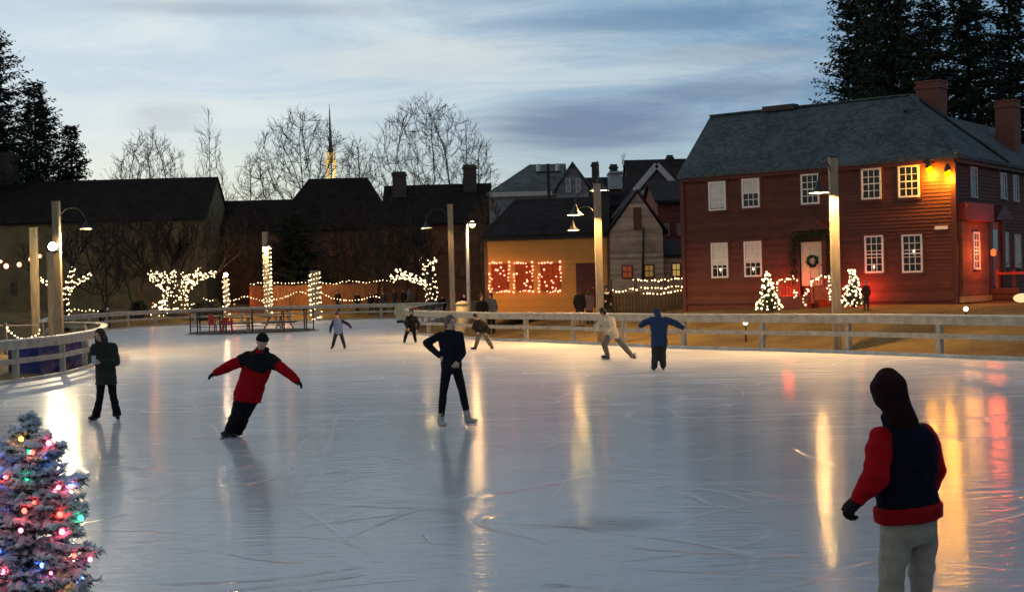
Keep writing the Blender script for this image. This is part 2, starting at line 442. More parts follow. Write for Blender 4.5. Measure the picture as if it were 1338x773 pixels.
mb = MB(); mb.slab([V((p.x, p.y, 0)) for p in RINK][::-1], .12)
ic = mb.build('ice', ice_material()); ic['kind'] = 'structure'
# polygon winding: make the top face look up
me = ic.data
if me.polygons[0].normal.z < 0:
    me.flip_normals()

def build_world():
    w = bpy.data.worlds.new('World'); sc.world = w; w.use_nodes = True
    nt = w.node_tree; nt.nodes.clear()
    o = N(nt, 'ShaderNodeOutputWorld'); bg = N(nt, 'ShaderNodeBackground')
    sky = N(nt, 'ShaderNodeTexSky', sky_type='NISHITA'); sky.sun_disc = False
    sky.sun_elevation = R(1.0); sky.sun_rotation = R(-18.0); sky.air_density = 1.0; sky.dust_density = 1.5; sky.ozone_density = 2.0
    tc = N(nt, 'ShaderNodeTexCoord')
    nm = N(nt, 'ShaderNodeVectorMath', operation='NORMALIZE'); L(nt, tc, 'Generated', nm, 0)
    sx = N(nt, 'ShaderNodeSeparateXYZ'); L(nt, nm, 'Vector', sx, 'Vector')
    X, Y, Z = sx.outputs['X'], sx.outputs['Y'], sx.outputs['Z']
    def mt(op, a, b=None, c=None, clamp=False):
        n = N(nt, 'ShaderNodeMath', operation=op, use_clamp=clamp)
        for i, q in enumerate((a, b, c)):
            if q is None: continue
            if isinstance(q, (int, float)): n.inputs[i].default_value = q
            else: nt.links.new(q, n.inputs[i])
        return n.outputs[0]
    def ramp(x, a, b, smooth_=True):
        n = N(nt, 'ShaderNodeMapRange', interpolation_type='SMOOTHSTEP' if smooth_ else 'LINEAR'); nt.links.new(x, n.inputs['Value'])
        n.inputs['From Min'].default_value = a; n.inputs['From Max'].default_value = b
        return n.outputs['Result']
    def mix(f, a, b, blend='MIX'):
        n = N(nt, 'ShaderNodeMix', data_type='RGBA', blend_type=blend)
        for i, q in ((0, f), (6, a), (7, b)):
            if isinstance(q, tuple): n.inputs[i].default_value = c4(q)
            elif isinstance(q, (int, float)): n.inputs[i].default_value = q
            else: nt.links.new(q, n.inputs[i])
        return n.outputs[2]
    def noise(scale, st, detail=7.0, rough=.6, dist=.3, loc=(0, 0, 0)):
        mp = N(nt, 'ShaderNodeMapping'); mp.inputs['Scale'].default_value = st; mp.inputs['Location'].default_value = loc
        L(nt, nm, 'Vector', mp, 'Vector')
        n = N(nt, 'ShaderNodeTexNoise', i_Scale=scale, i_Detail=detail, i_Roughness=rough, i_Distortion=dist); L(nt, mp, 'Vector', n, 'Vector')
        return n.outputs['Fac']
    fx = ramp(X, -.30, .34)
    hor = mix(fx, (.92, .94, .68), (.33, .54, .64))
    up = mix(fx, (.56, .70, .80), (.115, .275, .46))
    ev = ramp(Z, .02, .15)
    base = mix(ev, hor, up)
    # thin high cloud: pale sheet over the middle and left, slate-blue bands over the right
    n1 = noise(2.4, (1.0, 1.0, 5.0), 10.0, .70, .8)
    n2 = noise(3.8, (1.0, 1.0, 6.0), 10.0, .70, 1.0, (4, 1, 2))
    n3 = noise(9.0, (1.0, 1.0, 9.0), 6.0, .6, .4, (1, 7, 3))
    pale = mt('MULTIPLY', ramp(n1, .42, .66), mt('SUBTRACT', 1.0, mt('MULTIPLY', fx, .55)))
    base = mix(mt('MULTIPLY', pale, .75), base, (.74, .82, .82))
    dark = mt('MULTIPLY', ramp(n2, .48, .66), mt('MULTIPLY_ADD', fx, .75, .12))
    base = mix(mt('MULTIPLY', dark, .62), base, (.16, .25, .40))
    def blob(px, py, hx, hy, amt, col, wob=1.1):
        nonlocal base
        d = ray(px, py).normalized()
        a = mt('DIVIDE', mt('SUBTRACT', X, d.x), hx / F); b = mt('DIVIDE', mt('SUBTRACT', Z, d.z), hy / F)
        r = mt('SQRT', mt('ADD', mt('MULTIPLY', a, a), mt('MULTIPLY', b, b)))
        r = mt('ADD', r, mt('MULTIPLY', mt('SUBTRACT', n2, .5), wob)); r = mt('ADD', r, mt('MULTIPLY', mt('SUBTRACT', n3, .5), wob * .9))
        k = mt('MULTIPLY', mt('SUBTRACT', 1.0, ramp(r, .25, 1.25)), mt('GREATER_THAN', Y, 0.0))
        base = mix(mt('MULTIPLY', k, amt), base, col)
    blob(770, 165, 165, 42, .85, (.14, .21, .34))
    blob(960, 120, 170, 22, .6, (.14, .21, .33))
    blob(215, 150, 62, 22, .5, (.40, .48, .56), 1.9)
    blob(560, 75, 190, 30, .55, (.66, .71, .71))
    blob(960, 70, 120, 16, .6, (.36, .43, .50))
    blob(860, 25, 240, 22, .65, (.13, .24, .40))
    blob(300, 12, 260, 14, .55, (.32, .39, .50))
    blob(800, 212, 160, 16, .5, (.40, .52, .58))
    # the sky behind the camera, away from the set sun, is darker
    back = ramp(Y, -.6, .75)
    hi = ramp(Z, .15, .75)
    base = mix(hi, base, (.30, .315, .345))
    dim = mt('MULTIPLY_ADD', back, .32, .74)
    cb = N(nt, 'ShaderNodeCombineXYZ')
    for i in range(3): nt.links.new(dim, cb.inputs[i])
    base = mix(1.0, base, cb.outputs[0], 'MULTIPLY')
    sk = mix(1.0, sky.outputs['Color'], (.06, .06, .06), 'MULTIPLY')
    base = mix(.12, base, sk)
    nt.links.new(base, bg.inputs['Color']); bg.inputs['Strength'].default_value = 1.08
    L(nt, bg, 'Background', o, 'Surface')
build_world()
sd = bpy.data.lights.new('sun', 'SUN'); sd.energy = .12; sd.angle = R(12); sd.color = (1.0, .72, .5)
so = bpy.data.objects.new('sun', sd); COL.objects.link(so)
az, el = R(-18), R(2.0)
so.rotation_euler = V((-math.sin(az) * math.cos(el), -math.cos(az) * math.cos(el), -math.sin(el))).to_track_quat('-Z', 'Y').to_euler()
so.location = (0, 0, 40)
cd = bpy.data.cameras.new('camera'); cd.sensor_width = 36; cd.lens = 36 * F / W0; cd.clip_end = 6000; cd.clip_start = .1
co = bpy.data.objects.new('camera', cd); COL.objects.link(co)
mw = Matrix((RT, UP, -fw)).transposed().to_4x4(); mw.translation = CAM; co.matrix_world = mw
sc.camera = co
sc.view_settings.view_transform = 'Standard'; sc.view_settings.look = 'None'; sc.view_settings.exposure = 0; sc.view_settings.gamma = 1
sc.cycles.use_denoising = True; sc.cycles.max_bounces = 6; sc.cycles.diffuse_bounces = 3; sc.cycles.glossy_bounces = 3
sc.cycles.sample_clamp_indirect = 4.0; sc.cycles.use_light_tree = True
sc.cycles.caustics_reflective = False; sc.cycles.caustics_refractive = False

# ------------------------------------------------------------------ railings
def resample(path, step):
    out = [(path[0], 0)]; acc = 0.0; need = step
    for i in range(len(path) - 1):
        a, b = path[i], path[i + 1]; l = (b - a).length
        while acc + l >= need:
            out.append((a.lerp(b, (need - acc) / l), i)); need += step
        acc += l
    return out
def offset_path(path, d):
    """shift the line sideways, d > 0 to the left of travel"""
    out = []
    for i, p in enumerate(path):
        t = (path[min(len(path) - 1, i + 1)] - path[max(0, i - 1)]).normalized()
        out.append(p + V((-t.y, t.x, 0)) * d)
    return out
def strip(mb, path, w, z0, z1, jit=0.0):
    rings = []
    for i, p in enumerate(path):
        t = (path[min(len(path) - 1, i + 1)] - path[max(0, i - 1)]); t.z = 0; t.normalize(); s = V((-t.y, t.x, 0)) * (w / 2)
        j = jit * mnoise.noise(V((p.x * .5, p.y * .5, 3)))
        rings.append([p - s + V((0, 0, z0 + j)), p + s + V((0, 0, z0 + j)), p + s + V((0, 0, z1 + j)), p - s + V((0, 0, z1 + j))])
    mb.loft(rings)
def railing(path, label, side, step=3.4, phase=0.0, H=1.15):
    """side: +1 when the ice is to the left of travel"""
    t = thing('rink_railing', label, 'railing', path[len(path) // 2], 'wooden railings round the rink')
    m = MB(); strip(m, path, .24, H - .05, H, .01); m.build('cap_rail', M_rail_top, t)
    pin = offset_path(path, .075 * side)
    m = MB(); strip(m, pin, .045, H - .27, H - .055, .008); m.build('upper_board', M_rail, t)
    m = MB(); strip(m, pin, .045, .50, .64, .008); m.build('middle_rail', M_rail, t)
    m = MB(); strip(m, pin, .05, -.02, .10); m.build('kick_board', M_kick, t)
    for p, i in resample(path, step):
        d = (path[min(i + 1, len(path) - 1)] - path[i]).normalized(); nrm = V((-d.y, d.x, 0))
        c = p + nrm * (-.03 * side)
        m = MB(); m.box(c + V((0, 0, (H - .06) / 2 - .05)), (.15, .14, H - .06 + .1), (d, nrm, V((0, 0, 1))))
        m.build('post', M_rail, t)
    return t
railing(RR, 'long pale wooden railing curving in front of the red house and the mustard house', -1, 3.4)
railing(FR, 'far wooden railing behind the dark round platform and the small skaters', -1, 3.4)
railing(LR, 'left wooden railing with a blue tarpaulin bundle behind it', -1, 3.2)

# ------------------------------------------------------------------ lamp poles
def lamp_shade(parent, c, size, power, lit=True, col=(1.0, .55, .175)):
    s = size
    m = MB(); m.lathe(c, (0, 0, 1), [(.05 * s, .62 * s), (.09 * s, .56 * s), (.12 * s, .42 * s), (.17 * s, .30 * s), (.30 * s, .14 * s), (.46 * s, .03 * s), (.5 * s, 0)], 20)
    m.lathe(c, (0, 0, 1), [(.5 * s, 0), (.485 * s, .0), (.44 * s, .025 * s), (.28 * s, .13 * s), (.155 * s, .285 * s), (.10 * s, .41 * s), (.02 * s, .43 * s)], 20, 1)
    sh = m.build('lamp_shade', [M_dark_metal, M_shade_in], parent, True)
    b = MB(); b.ell(c + V((0, 0, .30 * s)), (V((1, 0, 0)), V((0, 1, 0)), Zu), (.075 * s, .075 * s, .10 * s), 10, 7); b.build('bulb', emit('lamp_bulb', (1.0, .72, .38), 22.0), sh, True)
    if lit and power: light('lamp_light', c + V((0, 0, .155 * s)), col, power * 2.1, .06, parent)
    return sh
def lamp_post(label, px, ptop, Y, shades, w=.28, z_extra=0, group='wooden lamp posts round the rink', m_pole=None):
    top = at(px, ptop, Y); gz = ground_z(top.x, top.y)
    t = thing('lamp_post', label, 'lamp post', (top.x, top.y, gz), group)
    m = MB(); H = top.z
    m.box((top.x, top.y, (gz - .2 + H) / 2), (w, w, H - gz + .2)); m.build('pole', m_pole or M_pole, t)
    cap = MB(); cap.box((top.x, top.y, H + .015), (w + .04, w + .04, .03)); cap.build('pole_cap', M_dark_metal, t)
    for (sx, sy, dy, size, power) in shades:
        c = at(sx, sy, Y + dy)
        a = MB(); b0 = V((top.x, top.y, c.z + .75 * size + .15)); e = c + V((0, 0, .6 * size))
        d = e - b0; side = V((d.x, d.y, 0)); q = side.normalized() * (w / 2)
        pts = [b0 + q, b0 + side * .35 + V((0, 0, .28)), b0 + side * .75 + V((0, 0, .26)), V((e.x, e.y, e.z + .12)), e]
        a.tube(catmull(pts, 4), .022, 7); a.build('arm', M_dark_metal, t, True)
        lamp_shade(t, c, size, power)
    return t
P_front = lamp_post('wooden lamp post with one dark bell shade, in front of the red house door', 1088, 206, 41.6, [(1070, 252, -.55, .62, 850)], .24)
P_mid = lamp_post('wooden lamp post with three shades, in front of the mustard house', 780, 240, 51.0, [(783, 249, 1.0, .8, 500), (752, 281, -.5, .62, 700), (749, 301, 1.2, .52, 300)], .26)
P_back = lamp_post('bare grey lamp post right of the lit tree trunk, one blue shade', 588, 267, 62.5, [(557, 298, -.2, .52, 420)], .24)
P_left = lamp_post('tall wooden post with bright floodlight behind the left railing', 73, 263, 53.5, [(112, 299, -.3, .50, 480)], .26)
lamp_post('lamp post wound with white lights in front of the dark spruce', 346.5, 303, 104, [(350, 322, -.5, .62, 900)], .40)
top = at(44, 298, 55); gz = ground_z(top.x, top.y)
def plain_post(label, px0, py0, Y, w):
    tp = at(px0, py0, Y); z = ground_z(tp.x, tp.y)
    m = MB(); m.box((tp.x, tp.y, (tp.z + z - .2) / 2), (w, w, tp.z - z + .2)); m.box((tp.x, tp.y, tp.z + .012), (w + .05, w + .05, .024))
    tag(m.build('wooden_post', M_pole, None, loc=(tp.x, tp.y, z)), label, 'post', 'plain wooden posts by the left railing')
plain_post('plain wooden post just left of the floodlight post', 43.5, 298, 55, .26)
plain_post('thinner wooden post behind the floodlight post', 65, 330, 60, .22)
# floodlight on the left post
fl = at(68, 322, 53.2)
t = thing('floodlight', 'blazing white floodlight strapped to the tall left post', 'floodlight', fl)
m = MB(); m.box(fl + V((0, .12, 0)), (.38, .14, .36)); m.build('housing', M_dark_metal, t)
m = MB(); m.lathe(fl + V((0, .045, 0)), (0, -1, 0), [(.001, .0), (.16, .0), (.17, -.02)], 18); m.build('lens', emit('flood_lens', (.95, .97, 1.0), 90.0), t)
m = MB(); m.tube([fl + V((.0, .18, .0)), fl + V((.12, .28, .02))], .03, 6); m.build('bracket', M_dark_metal, t)
light('flood_beam', fl + V((0, -.1, 0)), (1.0, .80, .50), 2000, .09, t, 'SPOT', fl + V((7, -26, -4.4)), R(120), .7)
light('flood_spill', fl + V((.5, .35, .1)), (1.0, .85, .4), 240, .1, t)
# tall thin street lamp beside the mustard house
def street_lamp(px, pt, Y, label):
    tp = at(px, pt, Y); z = ground_z(tp.x, tp.y)
    t = thing('street_lamp', label, 'street lamp', (tp.x, tp.y, z))
    m = MB(); m.tube([(tp.x, tp.y, z - .1), (tp.x, tp.y, z + .6), (tp.x, tp.y, tp.z)], [.16, .11, .08], 10); m.build('pole', M_grey_metal, t, True)
    e = at(px + 7, pt - 4, Y - .2)
    m = MB(); m.tube(catmull([tp, tp + V((.05, -.05, .2)), e + V((0, 0, .12))], 4), .04, 7); m.build('arm', M_grey_metal, t, True)
    m = MB(); m.lathe(e, (0, 0, 1), [(.26, 0), (.24, .05), (.12, .12), (.03, .16)], 14); h = m.build('lamp_head', M_dark_metal, t, True)
    m = MB(); m.ball(e, .17, 10, 7); m.build('bulb', emit('street_bulb', (1.0, .62, .25), 12.0), h, True)
    light('lamp_light', e + V((0, 0, -.22)), (1.0, .55, .2), 300, .2, t)
street_lamp(610, 297, 72, 'slim metal street lamp, lit, at the left edge of the mustard house')

# ------------------------------------------------------------------ buildings
def window(parent, O, u, n, ua, ub, za, zb_, cols, rows, proud=.07, fw_=.07, mt=.028, m_frame=None, m_pane=None, blind=0.0, casing=None):
    """double-hung window on the wall plane: frame with glazing bars > pane (> blind)"""
    pd_ = .030 if parent is HOUSE else .003; m_frame = m_frame or M_white; m_pane = m_pane or M_glass
    Z = V((0, 0, 1)); ax = (u, n, Z)
    P = lambda a, d, z: O + u * a + n * d + Z * (z - O.z)
    m = MB(); w = ub - ua; h = zb_ - za
    m.box(P(ua + fw_ / 2, proud / 2, (za + zb_) / 2), (fw_, proud, h), ax); m.box(P(ub - fw_ / 2, proud / 2, (za + zb_) / 2), (fw_, proud, h), ax)
    m.box(P((ua + ub) / 2, proud / 2 + .004, zb_ - fw_ / 2), (w - 2 * fw_, proud, fw_), ax)
    m.box(P((ua + ub) / 2, proud / 2 + .02, za + fw_ / 2), (w - 2 * fw_, proud + .03, fw_), ax)
    m.box(P((ua + ub) / 2, .03, (za + zb_) / 2), (w - 2 * fw_, .06, mt * 1.6), ax)
    for i in range(1, cols):
        x = ua + fw_ + (w - 2 * fw_) * i / cols; m.box(P(x, .026, (za + zb_) / 2), (mt, .052, h - 2 * fw_), ax)
    for j in range(1, rows):
        if abs(j / rows - .5) < .01: continue
        z = za + fw_ + (h - 2 * fw_) * j / rows; m.box(P((ua + ub) / 2, .024, z), (w - 2 * fw_, .044, mt), ax)
    wo = m.build('window', m_frame, parent)
    m = MB(); m.box(P((ua + ub) / 2, pd_, (za + zb_) / 2), (w - 2 * fw_, .012, h - 2 * fw_), ax); m.build('pane', m_pane, wo)
    if blind:
        zz = zb_ - fw_ - (h - 2 * fw_) * blind / 2
        m = MB(); m.box(P((ua + ub) / 2, pd_ + .0075, zz), (w - 2 * fw_ - .02, .005, (h - 2 * fw_) * blind), ax); m.build('blind', M_blind, wo)
    if casing:
        m = MB(); k = .10
        m.box(P(ua - k / 2, .02, (za + zb_) / 2), (k, .04, h + 2 * k), ax); m.box(P(ub + k / 2, .02, (za + zb_) / 2), (k, .04, h + 2 * k), ax)
        m.box(P((ua + ub) / 2, .05, zb_ + k / 2 + .003), (w + 2 * k + .1, .10, k), ax); m.box(P((ua + ub) / 2, .04, za - k / 2 - .003), (w, .08, k), ax)
        m.build('casing', casing, wo)
    return wo
def uvz(px, py, O, u, n):
    p = onplane(px, py, O, n); return (p - O).dot(u), p.z
def win_px(parent, O, u, n, x0, y0, x1, y1, cols, rows, **k):
    ym = (y0 + y1) / 2; xm = (x0 + x1) / 2
    a = uvz(x0, ym, O, u, n)[0]; b = uvz(x1, ym, O, u, n)[0]
    if a > b: a, b = b, a
    return window(parent, O, u, n, a, b, uvz(xm, y1, O, u, n)[1], uvz(xm, y0, O, u, n)[1], cols, rows, **k)
def pbox(O, u, n, m, x0, y0, x1, y1, d0, d1, mi=0):
    ym = (y0 + y1) / 2; xm = (x0 + x1) / 2
    a = uvz(x0, ym, O, u, n)[0]; b = uvz(x1, ym, O, u, n)[0]; za = uvz(xm, y1, O, u, n)[1]; zb_ = uvz(xm, y0, O, u, n)[1]
    c = O + u * ((a + b) / 2) + n * ((d0 + d1) / 2); c.z = (za + zb_) / 2
    m.box(c, (abs(b - a), d1 - d0, zb_ - za), (u, n, V((0, 0, 1))), mi)
    return c

# ---- the big red house
YR, YL = 52.0, 59.0
rc = at(1247.5, 300, YR); lc = at(894, 320, YL)
zb = 1.0
Rc = V((rc.x, YR, zb)); Lc = V((lc.x, YL, zb))
d = (Lc - Rc); LEN = d.length; d.normalize()             # along the front, corner -> left
pdir = V((-d.y, d.x, 0));  pdir = pdir if pdir.y > 0 else -pdir   # away from us along the side wall
nF = -pdir; nS = -d
ze = at(1247, 204, YR).z
DEP = 5.7; RISE = 2.85
HOUSE = thing('red_house', 'large dark red clapboard house with slate roof and two brick chimneys', 'house', (Rc + Lc) / 2 + pdir * 3)
hf = [Rc, Rc + pdir * DEP, Lc + pdir * DEP, Lc]
m = MB(); m.prism(hf, zb - .3, ze)
def boards(m, O, u, n_, length, z0, z1, pitch=.14, t0=.030, t1=.006):
    z = z0; k = 0
    while z < z1 - .02:
        zt_ = min(z + pitch, z1); j = .004 * math.sin(k * 12.9898)
        a, b_ = O + u * .0, O + u * length
        P = lambda q, dd, zz: V((q.x, q.y, zz)) + n_ * dd
        m.add([P(a, .001, z), P(b_, .001, z), P(b_, t0 + j, z), P(a, t0 + j, z), P(a, .001, zt_), P(b_, .001, zt_), P(b_, t1, zt_), P(a, t1, zt_)],
              [(0, 3, 2, 1), (4, 5, 6, 7), (3, 7, 6, 2), (0, 1, 5, 4), (0, 4, 7, 3), (1, 2, 6, 5)])
        z += pitch; k += 1
boards(m, Rc + d * .085, d, nF, LEN - .17, zb + .43, ze - .22); boards(m, Rc + pdir * .09, pdir, nS, DEP + 9.5 - .2, zb + .2, ze - .22)
gl = [Lc + V((0, 0, ze - zb)), Lc + pdir * DEP + V((0, 0, ze - zb)), Lc + pdir * DEP / 2 + V((0, 0, ze - zb + RISE - .15))]
m.add(gl + [p - d * .2 for p in gl], [(0, 1, 2), (5, 4, 3), (0, 3, 4, 1), (1, 4, 5, 2), (2, 5, 3, 0)])
m.build('wall', M_red_clap, HOUSE)
ELL = 9.5; EW = 6.0
m = MB(); e0 = Rc + pdir * (DEP + .002) + d * .004
m.prism([e0, e0 + pdir * ELL, e0 + pdir * ELL + d * EW, e0 + d * EW], zb - .3, ze - .02); m.build('wall', M_red_clap, HOUSE)
# roofs
oh = .28
E = lambda p, z=0: V((p.x, p.y, ze + z))
A = E(Rc - d * oh - pdir * oh, .05); B = E(Lc + d * .12 - pdir * oh, .05)
Cc = E(Lc + d * .12 + pdir * (DEP + oh), .05); D = E(Rc - d * oh + pdir * (DEP + oh), .05)
RL = E(Lc + d * .12 + pdir * DEP / 2, RISE); RRt = E(Rc + d * 2.6 + pdir * DEP / 2, RISE)
m = MB(); m.slab([A, RRt, RL, B], .14); m.slab([D, Cc, RL, RRt], .14); m.slab([A, D, RRt], .14)
roof = m.build('roof', M_slate, HOUSE)
m = MB(); m.beam(A + V((0, 0, .03)), RRt + V((0, 0, .03)), .22, .06); m.beam(RRt + V((0, 0, .03)), RL + V((0, 0, .03)), .24, .06); m.beam(D + V((0, 0, .03)), RRt + V((0, 0, .03)), .22, .06)
m.build('ridge_cap', M_slate, roof)
EO = 2.5; EZ = 2.3
a0 = E(Rc + pdir * DEP - d * oh, .04); a1 = E(Rc + pdir * (DEP + ELL + .2) - d * oh, .04)
r0_ = E(Rc + pdir * 1.8 + d * EO, EZ); r1_ = E(Rc + pdir * (DEP + ELL - 1.5) + d * EO, EZ); b0_ = E(Rc + pdir * DEP + d * (EW + oh), .04); b1_ = E(Rc + pdir * (DEP + ELL + .2) + d * (EW + oh), .04)
a0b = E(Rc + pdir * 2.8 - d * (oh - .02), .03)
m = MB(); m.slab([a0b, a1, r1_, r0_], .14); m.slab([r0_, r1_, b1_, b0_], .14); m.slab([a1, b1_, r1_], .14); m.build('roof', M_slate, HOUSE)
# cornice, corner boards, sills of the wall
m = MB(); cz = ze - .14
m.beam(E(Rc - pdir * .09 - d * .1, -.13), E(Lc - pdir * .09 + d * .02, -.13), .16, .2); m.beam(E(Rc - d * .09 + pdir * .0, -.135), E(Rc - d * .09 + pdir * (DEP + ELL), -.135), .16, .19)
m.build('cornice', M_red_trim, HOUSE)
m = MB()
m.box(Rc + V((0, 0, (ze - zb) / 2 - .25)) - pdir * .012 - d * .012, (.18, .18, ze - zb), (d, pdir, Zu)); m.build('corner_board', M_red_trim, HOUSE); m = MB(); m.box(Lc + V((0, 0, (ze - zb) / 2 - .25)) - pdir * .012, (.18, .18, ze - zb), (d, pdir, Zu))
m.build('corner_board', M_red_trim, HOUSE)
m = MB(); m.beam(Rc - pdir * .03 + V((0, 0, .32)), Lc - pdir * .03 + V((0, 0, .32)), .08, .22); m.build('water_table', M_red_trim, HOUSE)
def chimney(parent, c, w, dep, z0, z1, m_=None, cap=True):
    m = MB(); ax = (d, pdir, Zu) if parent is HOUSE else None
    m.box((c.x, c.y, (z0 + z1) / 2), (w, dep, z1 - z0), ax)
    if cap:
        m.box((c.x, c.y, z1 - .20), (w + .10, dep + .10, .12), ax); m.box((c.x, c.y, z1 + .035), (w + .06, dep + .06, .07), ax)
    m.build('chimney', m_ or M_brick, parent)
cA = Rc + pdir * 4.3 + d * 2.3; cB = Rc + pdir * 10.6 + d * 1.1
chimney(HOUSE, cA, 1.0, .9, ze, at(1213, 109, cA.y).z)
chimney(HOUSE, cB, .85, .9, ze, at(1310, 134, cB.y).z)
cC = Lc + pdir * DEP / 2 - d * 3.3
m = MB(); m.box(E(cC, RISE + .04), (1.5, .5, .22), (d, pdir, Zu)); m.build('chimney_stub', M_brick_dark, HOUSE)
# front windows (the photo's sash pattern: 3x4 panes upstairs, 3x4 and blinds below)
for (x0, y0, x1, y1, bl) in ((926.5, 237, 949, 275, .97), (970, 233, 993, 271.5, .5), (1047, 227, 1071, 267, 0), (1126, 220, 1152, 260.5, 0), (1174, 216, 1202, 258, 0)):
    win_px(HOUSE, Rc, d, nF, x0, y0, x1, y1, 3, 4, blind=bl, casing=M_red_trim)
for (x0, y0, x1, y1, bl) in ((930, 317, 952, 363, .66), (973, 315, 996, 361.5, .62), (1130.5, 307.5, 1155, 356.5, 0), (1179, 306, 1206, 356, 0)):
    win_px(HOUSE, Rc, d, nF, x0, y0, x1, y1, 3, 5 if x0 > 1100 else 4, blind=bl, casing=M_red_trim)
for (x0, y0, x1, y1) in ((1267, 218, 1275.5, 259), (1306, 226, 1314, 261), (1322.5, 229, 1329.5, 264), (1309.5, 303, 1316.5, 349), (1325, 306, 1332.5, 350)):
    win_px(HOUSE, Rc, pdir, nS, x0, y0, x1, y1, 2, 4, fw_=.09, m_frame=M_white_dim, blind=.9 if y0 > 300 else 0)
# candle lights in two windows
def window_candle(px, py, lab):
    p = onplane(px, py, Rc + nF * .06, nF)
    t = thing('candle', lab, 'candle light', p - V((0, 0, .12)))
    m = MB(); m.tube([p - V((0, 0, .12)), p - V((0, 0, .02))], .022, 6); m.build('stick', M_white, t)
    m = MB(); m.ell(p + V((0, 0, .02)), (V((1, 0, 0)), V((0, 1, 0)), Zu), (.026, .026, .05), 8, 6); m.build('bulb', emit('candle_bulb', (1, .8, .5), 9), t)
window_candle(941.5, 353, 'small lit candle in the lower left window of the red house')
window_candle(984.5, 352, 'small lit candle in the lower window left of the red house door')
window_candle(1142, 349, 'small lit candle in the window right of the lit tree by the lamp post')
window_candle(1194, 329, 'small lit candle in the lower right front window of the red house')
# front door with its classical surround
m = MB(); pbox(Rc, d, nF, m, 1048, 316, 1075, 373, .02, .08); DO = m.build('door', M_door, HOUSE)
m = MB()
for (x0, y0, x1, y1) in ((1052, 321, 1060, 340), (1063, 321, 1071, 340), (1052, 344, 1060, 366), (1063, 344, 1071, 366)): pbox(Rc, d, nF, m, x0, y0, x1, y1, .081, .10)
m.build('door_panel', M_door, DO)
m = MB(); h = onplane(1073, 346, Rc + nF * .11, nF); m.ball(h, .035); m.build('handle', M_dark_metal, DO)
m = MB(); pbox(Rc, d, nF, m, 1041, 312, 1047, 385, .0, .16); pbox(Rc, d, nF, m, 1076, 310, 1082, 384, .0, .16); pbox(Rc, d, nF, m, 1039, 303, 1084, 312, .0, .20)
q = [onplane(x, y, Rc, nF) for x, y in ((1036, 303), (1087, 299.5), (1062, 281))]
m.add([p + nF * .02 for p in q] + [p + nF * .30 for p in q], [(0, 1, 2), (5, 4, 3), (0, 3, 4, 1), (1, 4, 5, 2), (2, 5, 3, 0)])
m.build('door_surround', M_red_trim, HOUSE)
m = MB(); pbox(Rc, d, nF, m, 1222, 295, 1239, 299.5, .01, .06); m.build('house_plate', M_white, HOUSE)
# porch deck and steps
m = MB(); pbox(Rc, d, nF, m, 1018, 386, 1086, 404, .02, 1.2); pbox(Rc, d, nF, m, 1047, 391, 1078, 404, 1.2, 1.6); m.build('porch', mat('porch_red', (.16, .03, .022), .7), HOUSE)
def porch_rail(x0, x1, ytop, ybot, dd, panel):
    m = MB(); O2 = Rc + nF * dd
    for x in (x0, x1): pbox(O2, d, nF, m, x - 1.3, ytop, x + 1.3, ybot, 0, .09)
    pbox(O2, d, nF, m, x0, ytop, x1, ytop + 2.6, .0, .08); pbox(O2, d, nF, m, x0, ybot - 7, x1, ybot - 4.5, .0, .08)
    n_ = 6
    for i in range(1, n_):
        x = x0 + (x1 - x0) * i / n_; pbox(O2, d, nF, m, x - .5, ytop + 2, x + .5, ybot - 5, .02, .06)
    if panel: pbox(O2, d, nF, m, x0, ytop + 12, x1, ybot - 8, .03, .05)
    m.build('porch_rail', mat('porch_rail_red', (.30, .05, .03), .6), HOUSE)
porch_rail(1019, 1043, 364, 396, 1.1, False); porch_rail(1062, 1083, 363, 396, 1.5, True)
# side: projecting hood board, boarded bay, side door, steps
m = MB(); O3 = Rc
def sbox(m, x0, y0, x1, y1, d0, d1): return pbox(Rc, pdir, nS, m, x0, y0, x1, y1, d0, d1)
sbox(m, 1250.5, 290, 1285, 386, .0, .22); m.build('side_bay', clap_mat('side_bay_lit_board', (.17, .07, .03), .2, strength=.3), HOUSE)  # orange-brown light on this wall face is mixed into the board colour
m = MB(); sbox(m, 1250, 266.5, 1284, 289.6, .0, .45); m.build('side_hood', mat('hood_red', (.24, .035, .022), .6), HOUSE)
m = MB(); sbox(m, 1250, 386.3, 1287, 394, .0, .30); m.build('side_sill', mat('sill_lit_yellow', (.45, .30, .10), .7), HOUSE)  # yellow lamplight on the base board is put into its colour
win_px(HOUSE, Rc + nS * .222, pdir, nS, 1270.5, 303, 1278.5, 352, 2, 5, fw_=.07)
m = MB(); sbox(m, 1292, 290, 1304, 374, .03, .09); SD = m.build('door', mat('orange_red_door', (.42, .07, .03), .5), HOUSE)
m = MB(); sbox(m, 1294, 300, 1302, 328, .092, .1); m.build('door_panel', M_glass, SD)
m = MB(); sbox(m, 1287.5, 288, 1291.6, 385, .0, .2); sbox(m, 1304.4, 287, 1307.5, 385, .0, .2)
q = [onplane(x, y, Rc, nS) for x, y in ((1285, 288), (1310, 287), (1296, 268))]
m.add([p + nS * .02 for p in q] + [p + nS * .5 for p in q], [(0, 1, 2), (5, 4, 3), (0, 3, 4, 1), (1, 4, 5, 2), (2, 5, 3, 0)])
m.build('door_surround', M_red_trim, HOUSE)
m = MB(); sbox(m, 1288, 376, 1312, 383, .2, 1.3); sbox(m, 1288, 384, 1312, 390, .2, 1.65); sbox(m, 1288, 391, 1312, 400, .2, 2.0); m.build('side_steps', mat('step_wood', (.12, .06, .04), .8), HOUSE)
m = MB()
for dd in (.4, 1.7):
    for x in (1289, 1311): sbox(m, x - 1, 352 + (6 if dd > 1 else 0), x + 1, 384, dd, dd + .08)
for x in (1289, 1311): sbox(m, x - .9, 356, x + .9, 359, .4, 1.8)
